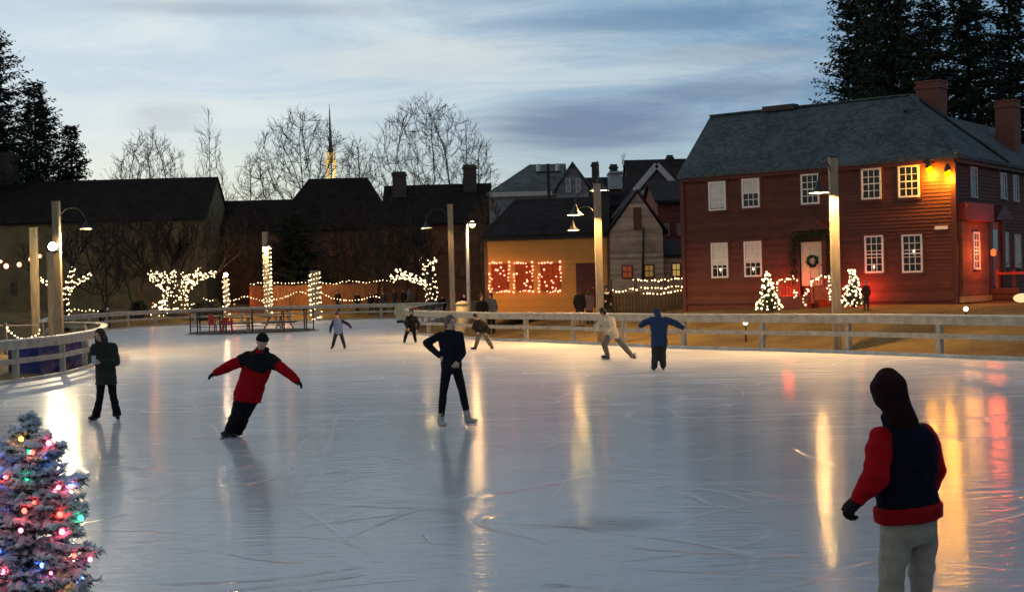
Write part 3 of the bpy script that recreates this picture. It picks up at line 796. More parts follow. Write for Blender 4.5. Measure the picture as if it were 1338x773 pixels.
m.build('step_rail', mat('step_rail_red', (.36, .06, .03), .6), HOUSE)
# corner floods under the eave
t = thing('floodlight', 'twin yellow floodlights under the eave at the red house corner', 'floodlight', onplane(1226, 207, Rc + nF * .3, nF))
for k, (px, py) in enumerate(((1214, 217), (1238, 222))):
    p = onplane(px, py, Rc + nF * .30, nF)
    m = MB(); m.lathe(p + V((0, 0, .18)), (0, .25, -1), [(.04, -.06), (.07, 0), (.12, .14), (.15, .24)], 12); hd = m.build('lamp_head', M_dark_metal, t, True)
    m = MB(); m.ell(p - V((0, 0, .10)), (d, pdir, Zu), (.13, .10, .13), 14, 9); m.build('bulb', emit('sodium_bulb', (1.0, .42, .0), 3.2), hd, True)
    m = MB(); m.tube([p + V((0, 0, .2)), onplane(1226, 205, Rc + nF * .1, nF)], .02, 6); m.build('bracket', M_dark_metal, t)
    light('flood_light', p - V((0, 0, .32)) - nF * .03, (1.0, .40, .02), 300, .14, t)
# red floods on the lawn by the door
for (px, lab, pw) in ((1027, 'small red ground light left of the red house door', 170), (1126, 'small red ground light right of the red house door', 110)):
    p = onplane(px, 396, Rc + nF * .55, nF); p.z = ground_z(p.x, p.y) + .25
    t = thing('ground_light', lab, 'ground light', p - V((0, 0, .3)))
    m = MB(); m.lathe(p, (-nF + Zu * .8), [(.03, -.12), (.07, -.1), (.085, .06), (.075, .05)], 12); m.tube([p - V((0, 0, .32)), p - V((0, 0, .05))], .015, 6); m.build('fitting', M_dark_metal, t, True)
    m = MB(); m.ball(p + (-nF + Zu * .8).normalized() * .02, .06); m.build('bulb', emit('red_bulb', (1, .06, .02), 30), t)
    light('red_light', p + V((0, 0, .3)), (1.0, .06, .02), pw, .28, t)
p = onplane(1299, 372, Rc + nS * .9, nS)
light('door_light', onplane(1298, 330, Rc + nS * .9, nS), (1.0, .13, .03), 150, .35, HOUSE)
light('door_light', onplane(1268, 340, Rc + nS * 1.4, nS), (1.0, .40, .08), 90, .35, HOUSE)
# lantern added to stand as the source of the door light
lp = onplane(1298, 330, Rc + nS * .5, nS)
m = MB(); m.lathe(lp, Zu, [(.02, .16), (.10, .10), (.11, .08), (.10, -.1), (.03, -.14)], 10); m.build('added_lantern', emit('lantern_glow', (1, .2, .05), 1.2), HOUSE)

# ---- wreath and garland on the front door
def leafy(mb, p, r, n, size, rnd):
    for _ in range(n):
        q = p + V((rnd.gauss(0, r), rnd.gauss(0, r), rnd.gauss(0, r)))
        a = V((rnd.uniform(-1, 1), rnd.uniform(-1, 1), rnd.uniform(-1, 1))).normalized(); b = a.orthogonal().normalized()
        s = size * rnd.uniform(.6, 1.4)
        mb.add([q - a * s, q + b * s * .28, q + a * s, q - b * s * .28], [(0, 1, 2, 3)])
rnd = random.Random(3)
wc = onplane(1061.5, 341, Rc + nF * .12, nF)
m = MB()
for k in range(40):
    a = 2 * math.pi * k / 40; leafy(m, wc + d * (.20 * math.cos(a)) + Zu * (.20 * math.sin(a)), .035, 9, .06, rnd)
tag(m.build('wreath', M_ever, None, loc=wc), 'round green wreath hanging on the cream front door', 'wreath')
m = MB()
pts = [onplane(x, y, Rc + nF * .25, nF) for x, y in ((1037, 372), (1036, 350), (1036, 330), (1039, 312), (1050, 309), (1062, 307), (1075, 306), (1083, 309), (1085, 330), (1085, 350), (1085, 372))]
for p in catmull(pts, 8): leafy(m, p, .09, 12, .09, rnd)
tag(m.build('garland', M_ever, None, loc=pts[5]), 'evergreen garland draped round the red house front doorway', 'garland')

# ---- mustard house with its weathered gable wing
YM = 65.0
XA = V((1, 0, 0)); nY = V((0, -1, 0))
ml, mr, gr_ = at(633, 340, YM + .6), at(797, 340, YM), at(866, 340, YM)
zg = .95
MO = V((mr.x, YM, zg)); um = V((ml.x - mr.x, .6, 0)).normalized(); nm_ = V((um.y, -um.x, 0)); nm_ = nm_ if nm_.y < 0 else -nm_
mw_ = (V((ml.x, YM + .6, 0)) - V((mr.x, YM, 0))).length
zem = at(797, 303, YM).z; MD = 6.0
zr = at(760, 257.5, YM + MD / 2).z
pm = -nm_
MUST = thing('mustard_house', 'low mustard clapboard house with weathered gable wing and lit windows', 'house', MO)
m = MB(); m.prism([MO, MO + pm * MD, MO + um * mw_ + pm * MD, MO + um * mw_][::-1], zg - .3, zem); m.build('wall', M_mustard, MUST)
e = lambda p, z: V((p.x, p.y, z))
A = e(MO - um * .0 - pm * .22, zem); B = e(MO + um * (mw_ + .15) - pm * .22, zem); C2 = e(MO + um * (mw_ + .15) + pm * (MD + .2), zem); D2 = e(MO + pm * (MD + .2), zem)
rA = e(MO + pm * MD / 2, zr); rB = e(MO + um * (mw_ - 1.25) + pm * MD / 2, zr)
m = MB(); m.slab([A, rA, rB, B], .14); m.slab([D2, C2, rB, rA], .14); m.slab([B, rB, C2], .14); m.build('roof', M_roof_dark, MUST)
m = MB(); m.beam(e(MO - pm * .04, zem - .19), e(MO + um * mw_ - pm * .04, zem - .19), .08, .16); m.build('eave_board', M_dark_metal, MUST)
m = MB(); m.box(e(MO - pm * .02, (zg + zem) / 2 - .2) + um * .07, (.14, .05, zem - zg), (um, pm, Zu)); m.build('corner_board', mat('brown_trim', (.12, .06, .03), .7), MUST); m = MB(); m.box(e(MO + um * (mw_ - .07) - pm * .02, (zg + zem) / 2 - .2), (.14, .05, zem - zg), (um, pm, Zu)); m.build('corner_board', mat('brown_trim', (.12, .06, .03), .7), MUST)
# gable wing (same plane as the front)
GO = V((mr.x + .004, YM - .25, zg)); GW = gr_.x - mr.x; zpk = at(832, 252, YM).z
m = MB()
prof = [(0, zg - .3), (GW, zg - .3), (GW, zem + .05), (at(832, 252, YM).x - mr.x, zpk), (0, zem)]
m.add([V((GO.x + a, GO.y, z)) for a, z in prof] + [V((GO.x + a, GO.y + 7, z)) for a, z in prof], [(0, 1, 2, 3, 4), (9, 8, 7, 6, 5)] + [(i, i + 5, (i + 1) % 5 + 5, (i + 1) % 5) for i in range(5)])
m.build('wall', M_weather, MUST)
px_ = at(832, 252, YM).x
m = MB(); k0 = GO.y - .12; k1 = GO.y + 7.1
sl = (zpk - zem) / (GW / 2)
m.slab([V((px_, k0, zpk + .16)), V((px_, k1, zpk + .16)), V((GO.x - .16, k1, zem + .02)), V((GO.x - .16, k0, zem + .02))], .12)
m.slab([V((px_, k0, zpk + .16)), V((GO.x + GW + .26, k0, zem - .05)), V((GO.x + GW + .26, k1, zem - .05)), V((px_, k1, zpk + .16))], .12)
m.build('roof', M_roof_dark, MUST)
wp = lambda px, py: onplane(px, py, MO, nm_)
M_redpane = emit('red_lit_pane', (1.0, .11, .02), .30)
for (x0, x1) in ((642, 663.5), (673.5, 695), (706.5, 731)):
    win_px(MUST, MO, um, nm_, x0, 344.5, x1, 378.5, 3, 4, m_frame=mat('red_sash', (.30, .04, .03), .6), m_pane=M_redpane, fw_=.06, mt=.035)
m = MB(); pbox(MO, um, nm_, m, 753, 343.5, 778, 402, .01, .06); dd_ = m.build('door', mat('oxblood_door', (.10, .018, .014), .6), MUST)
m = MB(); m.ball(onplane(775, 376, MO + nm_ * .09, nm_), .04); m.build('handle', M_grey_metal, dd_)
GP = V((GO.x, GO.y, zg))
m = MB(); pbox(GP, XA, nY, m, 827.5, 271, 838, 301, .01, .05); m.build('shutter', mat('brown_shutter', (.12, .05, .035), .7), MUST)
win_px(MUST, GP, XA, nY, 812, 346, 827, 364, 2, 2, m_frame=mat('dark_sash', (.13, .06, .04), .6), m_pane=emit('dim_red_pane', (.8, .16, .06), .25))
win_px(MUST, GP, XA, nY, 841, 345, 855, 363, 2, 2, m_frame=MATS['dark_sash'], m_pane=emit('amber_pane', (1.0, .55, .12), .22))
m = MB(); m.tube([onplane(841, 297, GP + nY * .12, nY), onplane(839.5, 366, GP + nY * .12, nY)], .05, 8); m.build('downpipe', M_dark_metal, MUST, True)
# lean-to on the right
LO = V((GO.x + GW + .006, YM + .1, zg)); lr = at(897, 340, YM).x; zl0 = at(868, 334, YM).z
m = MB(); m.prism([(LO.x, LO.y), (lr, LO.y), (lr, LO.y + 3), (LO.x, LO.y + 3)], zg - .3, zl0); m.build('wall', M_weather, MUST)
m = MB(); m.slab([V((LO.x, LO.y - .15, zl0 + .05)), V((lr + .1, LO.y - .15, zl0 + .05)), V((lr + .1, LO.y + 3, zl0 + .85)), V((LO.x, LO.y + 3, zl0 + .85))], .12); m.build('roof', M_roof_dark, MUST)
win_px(MUST, LO, XA, nY, 877, 343, 890, 362, 2, 2, m_frame=MATS['dark_sash'], m_pane=emit('yellow_pane', (1.0, .62, .18), .45))

# ---- background houses
def px_house(name, label, x0, x1, Y, depth, eave, ridge, m_wall, m_roof, axis='x', hipl=0.0, hipr=0.0, base=1.0, windows=(), m_frame=None, chim=(), over=.3, m_pane=None, trim=None, cols=2, rows=2):
    """eave / ridge are pixel rows at the middle column; ridge across the view ('x') or towards us ('y')"""
    a, b = at(x0, 300, Y), at(x1, 300, Y); xm = (x0 + x1) / 2
    ze_ = at(xm, eave, Y).z
    zr_ = at(xm, ridge, Y + (depth / 2 if axis == 'x' else 0)).z
    t = thing(name, label, 'house', ((a.x + b.x) / 2, Y + depth / 2, base))
    O = V((a.x, Y, base)); m = MB(); w = b.x - a.x
    m.prism([(a.x, Y), (b.x, Y), (b.x, Y + depth), (a.x, Y + depth)], base - .4, ze_)
    if axis == 'x':
        for (xx, hp) in ((a.x, hipl), (b.x, hipr)):
            if hp == 0:
                xi = xx + (.15 if xx == a.x else -.15); p = [V((xx, Y, ze_)), V((xx, Y + depth, ze_)), V((xx, Y + depth / 2, zr_ - .1)), V((xi, Y, ze_)), V((xi, Y + depth, ze_)), V((xi, Y + depth / 2, zr_ - .1))]
                m.add(p, [(0, 1, 2), (5, 4, 3), (0, 3, 4, 1), (1, 4, 5, 2), (2, 5, 3, 0)])
    else:
        p = [V((a.x, Y, ze_)), V((b.x, Y, ze_)), V(((a.x + b.x) / 2, Y, zr_ - .1)), V((a.x, Y + depth, ze_)), V((b.x, Y + depth, ze_)), V(((a.x + b.x) / 2, Y + depth, zr_ - .1))]
        m.add(p, [(0, 1, 2), (5, 4, 3), (0, 3, 4, 1), (1, 4, 5, 2), (2, 5, 3, 0)])
    m.build('wall', m_wall, t)
    m = MB()
    if axis == 'x':
        y0, y1, ym = Y - over, Y + depth + over, Y + depth / 2; xl, xr = a.x - over * .5, b.x + over * .5
        rl = V((xl + hipl, ym, zr_)); rr = V((xr - hipr, ym, zr_)); P = [V((xl, y0, ze_ + .02)), V((xr, y0, ze_ + .02)), V((xr, y1, ze_ + .02)), V((xl, y1, ze_ + .02))]
        m.slab([P[0], P[1], rr, rl], .16); m.slab([P[2], P[3], rl, rr], .16)
        if hipl: m.slab([P[3], P[0], rl], .16)
        if hipr: m.slab([P[1], P[2], rr], .16)
    else:
        xc = (a.x + b.x) / 2; y0, y1 = Y - over, Y + depth + over
        m.slab([V((xc, y0, zr_)), V((xc, y1, zr_)), V((a.x - over, y1, ze_ - .1)), V((a.x - over, y0, ze_ - .1))], .16)
        m.slab([V((xc, y0, zr_)), V((b.x + over, y0, ze_ - .1)), V((b.x + over, y1, ze_ - .1)), V((xc, y1, zr_))], .16)
    ro = m.build('roof', m_roof, t)
    if trim:
        m = MB()
        if axis == 'y':
            xc = (a.x + b.x) / 2
            for sx in (a.x - over - .04, b.x + over + .04): m.beam((sx, Y - over - .04, ze_ - .13), (xc, Y - over - .04, zr_ - .03), .06, .34)
        else: m.beam((a.x, Y - over - .03, ze_ - .08), (b.x, Y - over - .03, ze_ - .08), .06, .3)
        m.build('trim_board', trim, t)
    for (wx0, wy0, wx1, wy1) in windows:
        win_px(t, O, XA, nY, wx0, wy0, wx1, wy1, cols, rows, m_frame=m_frame or mat('dim_sash', (.10, .075, .06), .7), fw_=.11, mt=.05, proud=.08, m_pane=m_pane)
    for (cx0, cx1, ct, cb, dy) in chim:
        c0, c1 = at(cx0, ct, Y + dy), at(cx1, ct, Y + dy); zb_ = at(cx0, cb, Y + dy).z - .8
        m = MB(); m.box(((c0.x + c1.x) / 2, Y + dy, (c0.z + zb_) / 2), (c1.x - c0.x, c1.x - c0.x, c0.z - zb_)); m.box(((c0.x + c1.x) / 2, Y + dy, c0.z - .25), (c1.x - c0.x + .16, c1.x - c0.x + .16, .14))
        m.build('chimney', M_brick_dark, ro)
    return t, O
Wk = mat('khaki_board_wall', (.19, .14, .062), .85, .3, 1.2)
Wb = mat('brown_board_wall', (.20, .085, .042), .85, .35, 1.2)
Wg = clap_mat('grey_clapboard', (.20, .21, .22), .14)
Wr = clap_mat('maroon_clapboard', (.14, .035, .028), .13)
Wdk = mat('dark_board_wall', (.05, .045, .045), .85, .3)
px_house('long_barn', 'long low brown-roofed barn across the left side behind the floodlight', -90, 268, 124, 11, 290, 236, Wk, M_roof_brown, windows=((14, 368, 22, 385), (150, 345, 160, 362)), chim=((-4, 20, 201, 238, 6),), m_pane=M_glass)
px_house('low_dark_house', 'low dark house filling the gap right of the long barn', 258, 372, 130, 8, 305, 262, Wb, M_roof_brown)
px_house('brown_house', 'dark hip-roofed house behind the white light swags, left of the two chimneys', 352, 512, 118, 9, 300, 233, Wb, M_roof_brown, hipl=3, hipr=2.6,
         windows=((428, 318, 440, 336), (452, 318, 464, 336), (480, 318, 492, 336), (372, 318, 384, 336), (428, 350, 440, 368), (480, 350, 492, 368)), m_pane=emit('dim_warm_pane', (1, .35, .12), .05), cols=3, rows=4)
px_house('low_house', 'low dark house with two brick chimneys behind the lit tree trunk', 500, 640, 112, 8, 292, 241, Wb, M_roof_brown, chim=((513, 530, 225, 250, 3.2), (605, 622, 216, 245, 3.6)),
         windows=((520, 312, 532, 330), (575, 312, 587, 330), (600, 345, 612, 362)), cols=3, rows=4, m_pane=MATS['dim_warm_pane'])
g1, O1 = px_house('grey_roofed_house', 'broad grey-roofed house behind the mustard house roof', 640, 742, 92, 9, 252, 215, Wg, M_roof_grey, trim=M_white_dim, hipl=3.0)
g2, O2 = px_house('grey_gable_house', 'pale grey gable end with two small windows behind the mustard roof', 729, 771, 91, 9, 247, 211, Wg, M_roof_grey, axis='y', windows=((739, 233, 746, 252), (752, 233, 759, 252)), m_frame=M_white_dim)
g3, O3_ = px_house('dark_roofed_house', 'dark-roofed house with white dormer behind the mustard house ridge', 768, 842, 98, 9, 268, 231, Wdk, M_roof_dark, chim=((773, 781, 212, 235, 4), (797, 806, 215, 235, 4.4)))
c = at(805, 237, 97); m = MB(); m.box(c + V((0, 1, 0)), (.85, 2.6, 1.1)); m.box(c + V((0, .9, .62)), (1.0, 2.9, .12)); m.build('dormer', M_white_dim, g3)
g4, O4 = px_house('white_trimmed_gable_house', 'dark gabled house with white bargeboards and balcony beside the red house', 836, 883, 84, 7, 246, 215, mat('dusk_purple_board', (.07, .065, .075), .8), M_roof_dark, axis='y', trim=M_white_dim, over=.25,
                  windows=((847, 235, 855, 249), (864, 235, 872, 249)))
m = MB(); O5 = V((O4.x, O4.y - .9, 0)); pbox(O5, XA, nY, m, 838, 249, 869, 251, -.02, .08); pbox(O5, XA, nY, m, 838, 260, 869, 262, -.9, .08)
for i in range(11): x = 838.6 + i * 3; pbox(O5, XA, nY, m, x - .5, 251, x + .5, 260, 0, .06)
m.build('balcony', M_white_dim, g4)
g5, O6 = px_house('maroon_house', 'dark maroon house squeezed between the gable wing and the red house', 860, 905, 74, 8, 262, 236, Wr, M_roof_dark, windows=((868, 292, 875, 308), (884, 292, 890, 308)), m_frame=mat('dull_sash', (.22, .16, .15), .7))
px_house('ridge_house', 'dark long roof with one chimney above the white gabled house', 826, 905, 104, 8, 250, 208, Wdk, M_roof_dark, chim=((871, 879, 203, 215, 4),))
# utility post with crossbar on the grey roof side
p = at(716, 214, 88); gz = 1.0
t = thing('utility_pole', 'dark utility pole with crossbar in front of the grey roof', 'utility pole', (p.x, p.y, gz))
m = MB(); m.tube([(p.x, p.y, gz - .3), p], [.14, .09], 8); m.build('pole', M_bark, t)
m = MB(); m.box(p + V((0, -.12, -.55)), (1.6, .1, .12)); m.build('crossbar', M_bark, t)
m = MB()
for k in (-.6, .6): m.lathe(p + V((k, -.12, -.49)), Zu, [(.16, .0), (.16, .42), (.1, .48)], 10, cap=True)
m.build('transformer', M_grey_metal, t)
# picket / board fence behind the rail at the gable wing
fa, fb = at(799, 395, 60.5), at(897, 395, 60.5); z0 = ground_z(fa.x, fa.y); zt = at(845, 381, 60.5).z
t = thing('board_fence', 'dark board fence strung with three rows of lights below the gable wing', 'fence', ((fa.x + fb.x) / 2, 60.5, z0))
m = MB(); x = fa.x
while x < fb.x: m.box((x + .07, 60.5 + .004 * math.sin(x * 9), (zt + z0 - .2) / 2 + .02 * math.sin(x * 7)), (.13, .03, zt - z0 + .2)); x += .145
m.build('boards', M_wood_dark, t)
m = MB(); m.box(((fa.x + fb.x) / 2, 60.55, zt - .2), (fb.x - fa.x, .05, .1)); m.box(((fa.x + fb.x) / 2, 60.55, z0 + .3), (fb.x - fa.x, .05, .1)); m.build('fence_rail', M_wood_dark, t)
for i in range(4):
    x = fa.x + (fb.x - fa.x) * i / 3; m = MB(); m.box((x, 60.66, (at(845, 364, 60.5).z + z0 - .3) / 2), (.12, .12, at(845, 364, 60.5).z - z0 + .3)); m.build('post', M_wood_dark, t)
# orange-lit board fence under the light swags
fa, fb = at(326, 385, 108), at(500, 385, 108); zt = at(400, 372, 108).z
t = thing('plank_fence', 'plain brown plank fence lit orange behind the white light swags', 'fence', ((fa.x + fb.x) / 2, 108, 1.0))
m = MB(); x = fa.x
while x < fb.x: m.box((x + .12, 108 + .006 * math.sin(x * 5), (zt + .8) / 2 + .03 * math.sin(x * 3)), (.22, .04, zt - .8)); x += .24
m.build('boards', mat('brown_plank', (.22, .10, .045), .85, .35, 2.0, stretch=(4, 4, .6)), t)
m = MB(); m.box(((fa.x + fb.x) / 2, 108.06, zt - .3), (fb.x - fa.x, .06, .12)); m.build('fence_rail', MATS['brown_plank'], t)

# ---- church spire far off
YS = 300
t = thing('church_steeple', 'slender church steeple with floodlit yellow belfry among the bare trees', 'steeple', at(432, 372, YS))
b0 = at(433, 235, YS); m = MB(); zz = lambda y: at(432, y, YS).z
m.box((b0.x, YS, (zz(236) - 4) / 2), (3.4, 3.4, zz(236) + 4)); m.build('tower', mat('steeple_white', (.62, .58, .48), .7, .2), t)
m = MB()
for k in range(4):
    a = math.pi / 4 + k * math.pi / 2; m.box((b0.x + 1.05 * math.cos(a), YS + 1.05 * math.sin(a), (zz(236) + zz(212)) / 2), (.5, .5, zz(212) - zz(236)))
m.box((b0.x, YS, zz(212) + .2), (2.6, 2.6, .4)); m.box((b0.x, YS, (zz(211) + zz(199)) / 2), (1.7, 1.7, zz(199) - zz(211))); m.build('belfry', MATS['steeple_white'], t)
m = MB(); m.lathe((b0.x, YS, zz(199)), Zu, [(.70, 0), (.36, zz(190) - zz(199)), (.22, zz(165) - zz(199)), (.10, zz(143) - zz(199))], 8, cap=True); m.tube([(b0.x, YS, zz(143)), (b0.x, YS, zz(136))], .06, 5); m.build('spire', mat('spire_slate', (.05, .05, .055), .7), t)
light('steeple_light', (b0.x + 4, YS - 7, zz(226)), (1.0, .66, .18), 5200, .5, t)

# ------------------------------------------------------------------ trees
import numpy as np
def bare_tree(label, px, Y, ytop, width_px, seed, base=None, shape='round', natt=420, low=.30, stems=1, thick=1.0, trunkr=.22, m_crown=None, tips=3):
    """space-colonised skeleton: limbs grow towards points scattered through the crown, radii follow the pipe rule"""
    rg = np.random.RandomState(seed); rnd = random.Random(seed)
    b = at(px, 372, Y); gz = ground_z(b.x, b.y) if base is None else base
    b = V((b.x, Y, gz)); H = at(px, ytop, Y).z - gz; Rw = width_px * Y / F / 2
    att = []
    while len(att) < natt:
        u = rg.uniform(-1, 1, 3); f = rg.rand() ** .8
        z = low + (1 - low) * f
        if shape == 'cone': r = 1.02 * (1 - f) + .06
        else: r = math.sqrt(max(0, 1 - ((f - .38) / (.62 if f > .38 else .55)) ** 2)) * (1.0 if f < .75 else .98)
        if u[0] ** 2 + u[1] ** 2 > 1: continue
        if rg.rand() < .35 and u[0] ** 2 + u[1] ** 2 < .3: continue
        att.append((u[0] * r * Rw, u[1] * r * min(Rw, H * .5), z * H * (.97 + .05 * rg.rand())))
    att = np.array(att); step = H * .024; di = H * .40; dk = H * .036
    nodes = []; par = []
    def addn(p, q): nodes.append(np.array(p, float)); par.append(q); return len(nodes) - 1
    for s_ in range(stems):
        a = rnd.uniform(0, 6.28); o = (0 if stems == 1 else .25 * math.cos(a), 0 if stems == 1 else .25 * math.sin(a)); q = addn((o[0], o[1], -.2), -1)
        lean = (0, 0) if stems == 1 else (math.cos(a) * .22, math.sin(a) * .22)
        for k in range(1, max(3, int(low * H * .55 / step))): q = addn((o[0] + lean[0] * k * step, o[1] + lean[1] * k * step, k * step), q)
    alive = np.ones(len(att), bool)
    for it in range(90):
        A = att[alive]
        if not len(A): break
        P = np.array(nodes); D = ((A[:, None, :] - P[None, :, :]) ** 2).sum(2); near = D.argmin(1); dmin = np.sqrt(D[np.arange(len(A)), near])
        grow = {}
        for a_i in np.nonzero(dmin < di)[0]:
            v = A[a_i] - P[near[a_i]]; grow.setdefault(near[a_i], []).append(v / (np.linalg.norm(v) + 1e-9))
        if not grow: break
        n0 = len(nodes)
        for q, vs in grow.items():
            v = np.sum(vs, 0) + np.array((0, 0, .22)) + rg.normal(0, .09, 3); v /= np.linalg.norm(v) + 1e-9
            addn(P[q] + v * step, q)
        P2 = np.array(nodes[n0:]); idx = np.nonzero(alive)[0]
        d2 = np.sqrt(((A[:, None, :] - P2[None, :, :]) ** 2).sum(2).min(1)); alive[idx[d2 < dk]] = False
        if len(nodes) > 2600: break
    n = len(nodes); kids = [[] for _ in range(n)]
    for i_ in range(n):
        if par[i_] >= 0: kids[par[i_]].append(i_)
    rmin = Y * .00013 * thick; area = [0.0] * n
    for i_ in range(n - 1, -1, -1):
        if not kids[i_]: area[i_] = rmin ** 2
        if par[i_] >= 0: area[par[i_]] += area[i_] * .92
    rad = [min(trunkr, math.sqrt(a)) for a in area]
    t = thing('bare_tree', label, 'tree', b); tr = MB(); cr = MB(); W = [b + V(tuple(p)) for p in nodes]
    for i_ in range(n):
        q = par[i_]
        if q < 0: continue
        big = rad[i_] > trunkr * .45
        (tr if big else cr).tube([W[q], W[i_]], [rad[q] if big else min(rad[q], rad[i_] * 1.5), rad[i_]], 7 if big else (4 if rad[i_] > 2.5 * rmin else 3), cap=False)
        if rad[i_] < rmin * 5:
            dd = (W[i_] - W[q]).normalized()
            for _ in range(tips if not kids[i_] else (2 if rnd.random() < .6 else 1)):
                v = (dd + V((rnd.gauss(0, .5), rnd.gauss(0, .5), rnd.gauss(.3, .25)))).normalized(); l = step * rnd.uniform(1.2, 3.0); mid = W[i_] + v * l * .5 + V((rnd.gauss(0, .03), 0, .05 * l)); e_ = mid + (v + V((0, 0, .3))).normalized() * l * .5
                cr.tube([W[i_], mid, e_], [rmin * .9, rmin * .75, rmin * .55], 3, cap=False)
                for z_ in (mid, mid.lerp(e_, .5)):
                    v2 = (v + V((rnd.gauss(0, .55), rnd.gauss(0, .55), rnd.gauss(.25, .25)))).normalized(); cr.tube([z_, z_ + v2 * l * rnd.uniform(.3, .6)], [rmin * .65, rmin * .5], 3, cap=False)
    tr.build('trunk', M_bark, t); cr.build('crown', m_crown or M_twig, t)
    return t
M_twig_far = mat('far_twig', (.055, .046, .036), .9, .3)
bare_tree('rounded leafless tree on the skyline nearest the left conifers', 200, 150, 181, 128, 11, natt=900, stems=3, low=.22, m_crown=M_twig_far)
bare_tree('tall pointed leafless tree above the long barn roof end', 279, 140, 149, 92, 12, shape='cone', natt=650, low=.2, m_crown=M_twig_far)
bare_tree('wide leafless tree around the church steeple', 402, 165, 152, 160, 15, natt=900, stems=2, trunkr=.28, m_crown=M_twig_far)
bare_tree('largest leafless tree behind the two brick chimneys', 563, 128, 136, 172, 21, natt=950, stems=3, low=.25, trunkr=.28, m_crown=M_twig_far)
bare_tree('smaller leafless tree between the large tree and the grey roof', 630, 135, 182, 60, 22, natt=300, m_crown=M_twig_far)
bare_tree('leafless tree seen between the steeple and the largest bare tree', 474, 175, 186, 70, 24, natt=320, m_crown=M_twig_far)
bare_tree('small leafless treetop over the dark roof with the white dormer', 818, 125, 203, 30, 25, natt=90, m_crown=M_twig_far)
bare_tree('leafless tree between the pointed tree and the dark spruce', 332, 150, 205, 60, 26, natt=220, m_crown=M_twig_far)
for (px, Y, yt, wd, sd_, lab) in ((130, 96, 262, 110, 31, 'dark leafless tree in front of the long barn, beside the forked lit trunk'), (322, 110, 268, 84, 32, 'dark leafless tree left of the light-wound lamp post'),
                             (455, 110, 262, 100, 33, 'dark leafless tree before the brown house, above the light swags'), (500, 106, 256, 90, 34, 'dark leafless tree just left of the lit tree trunk'),
                             (640, 76, 258, 70, 35, 'leafless tree glowing orange behind the slim street lamp'), (538, 108, 270, 70, 36, 'small dark leafless tree beneath the blue lamp shade'), (175, 112, 255, 100, 37, 'dark leafless tree on the barn side of the many-stemmed lit tree')):
    bare_tree(lab, px, Y, yt, wd, sd_, natt=330, low=.22, stems=2, trunkr=.16, thick=1.2)

def conifer(label, px, Y, ytop, ybot_w, seed, name='conifer', base=1.0, bare=.06, dens=1.0, open_=.35, spray=.55, shape=1.0, core=True):
    """tapered trunk, drooping boughs in whorls, each carrying many small needle sprays"""
    rnd = random.Random(seed)
    b = at(px, 372, Y); b = V((b.x, Y, base)); H = at(px, ytop, Y).z - base; Rm = ybot_w * Y / F / 2
    t = thing(name, label, 'tree', b)
    m = MB(); m.tube([b - V((0, 0, .3)), b + V((0, 0, H * .5)), b + V((0, 0, H * .98))], [H * .018, H * .011, .03], 8); m.build('trunk', M_bark, t, True)
    m = MB(); z = H * bare; sz = H * .032 * spray
    while z < H * .985:
        f = z / H; rad = Rm * (1 - f) ** shape * (1.0 if f > .12 else .8) + .25
        nb = max(4, int((7 + 5 * (1 - f)) * dens))
        for k in range(nb):
            if rnd.random() < open_ * .35: continue
            a = rnd.uniform(0, 2 * math.pi); ln = rad * rnd.uniform(.55, 1.15); droop = rnd.uniform(-.05, .38) * (1 - f * .6)
            dirv = V((math.cos(a), math.sin(a), .22 - droop * .5)).normalized(); p0 = b + V((0, 0, z + rnd.uniform(-.3, .3)))
            n = max(3, int(ln / (sz * .55))); side = V((-math.sin(a), math.cos(a), 0))
            prev = p0
            for i in range(1, n + 1):
                s = i / n; q = p0 + dirv * (ln * s) - V((0, 0, droop * ln * s * s * .7)) + V((0, 0, .14 * ln * s ** 3))
                if s > .12:
                    for w in (-1, 1):
                        if rnd.random() < open_: continue
                        l = sz * rnd.uniform(.7, 1.5) * (1.25 - .55 * s)
                        o = side * (w * rnd.uniform(.5, 1.0)) + dirv * rnd.uniform(.2, .8) + V((0, 0, rnd.uniform(-.55, .2)))
                        o.normalize(); u_ = o.cross(V((rnd.uniform(-1, 1), rnd.uniform(-1, 1), 1))).normalized()
                        m.add([q, q + o * l * .5 + u_ * l * .13, q + o * l, q + o * l * .45 - u_ * l * .13], [(0, 1, 2, 3)])
                        o2 = (o + V((0, 0, rnd.uniform(-.6, .6)))).normalized()
                        m.add([q + o * l * .2, q + o2 * l * .6 + V((0, 0, l * .14)), q + o2 * l, q + o2 * l * .5 - V((0, 0, l * .14))], [(0, 1, 2, 3)])
                prev = q
            m.tube([p0, p0 + dirv * ln * .5 - V((0, 0, droop * ln * .17)), prev], [.05, .035, .012], 3, cap=False)
        z += H * .017 * rnd.uniform(.7, 1.3) / dens
    m.build('crown', M_conifer, t)
    return t
conifer('tallest dark conifer at the left edge of the photo', -6, 132, 24, 270, 41, spray=.66, shape=.72, dens=1.25, open_=.22)
conifer('dark conifer in the middle of the three at left', 52, 138, 104, 190, 42, spray=.75, shape=.7, dens=1.15, open_=.22)
conifer('smaller dark conifer at the right end of the left three', 98, 136, 160, 110, 43, spray=.9, shape=.7, dens=1.1, open_=.22)
conifer('dark tall conifer at the left end of the row behind the red house', 1128, 98, -30, 150, 51, spray=.72, shape=.42, dens=1.25, open_=.17)
conifer('dense dark conifer second from left behind the red house roof', 1172, 92, -55, 165, 52, spray=.72, shape=.45, dens=1.35, open_=.14)
conifer('dark conifer directly behind the front brick chimney', 1222, 100, -14, 130, 53, spray=.72, shape=.48, dens=1.25, open_=.17)
conifer('dark conifer behind the gap between the two brick chimneys', 1272, 95, -42, 140, 54, spray=.72, shape=.45, dens=1.25, open_=.17)
conifer('dark conifer at the right edge of the photo', 1326, 98, -16, 150, 55, spray=.72, shape=.45, dens=1.25, open_=.17)
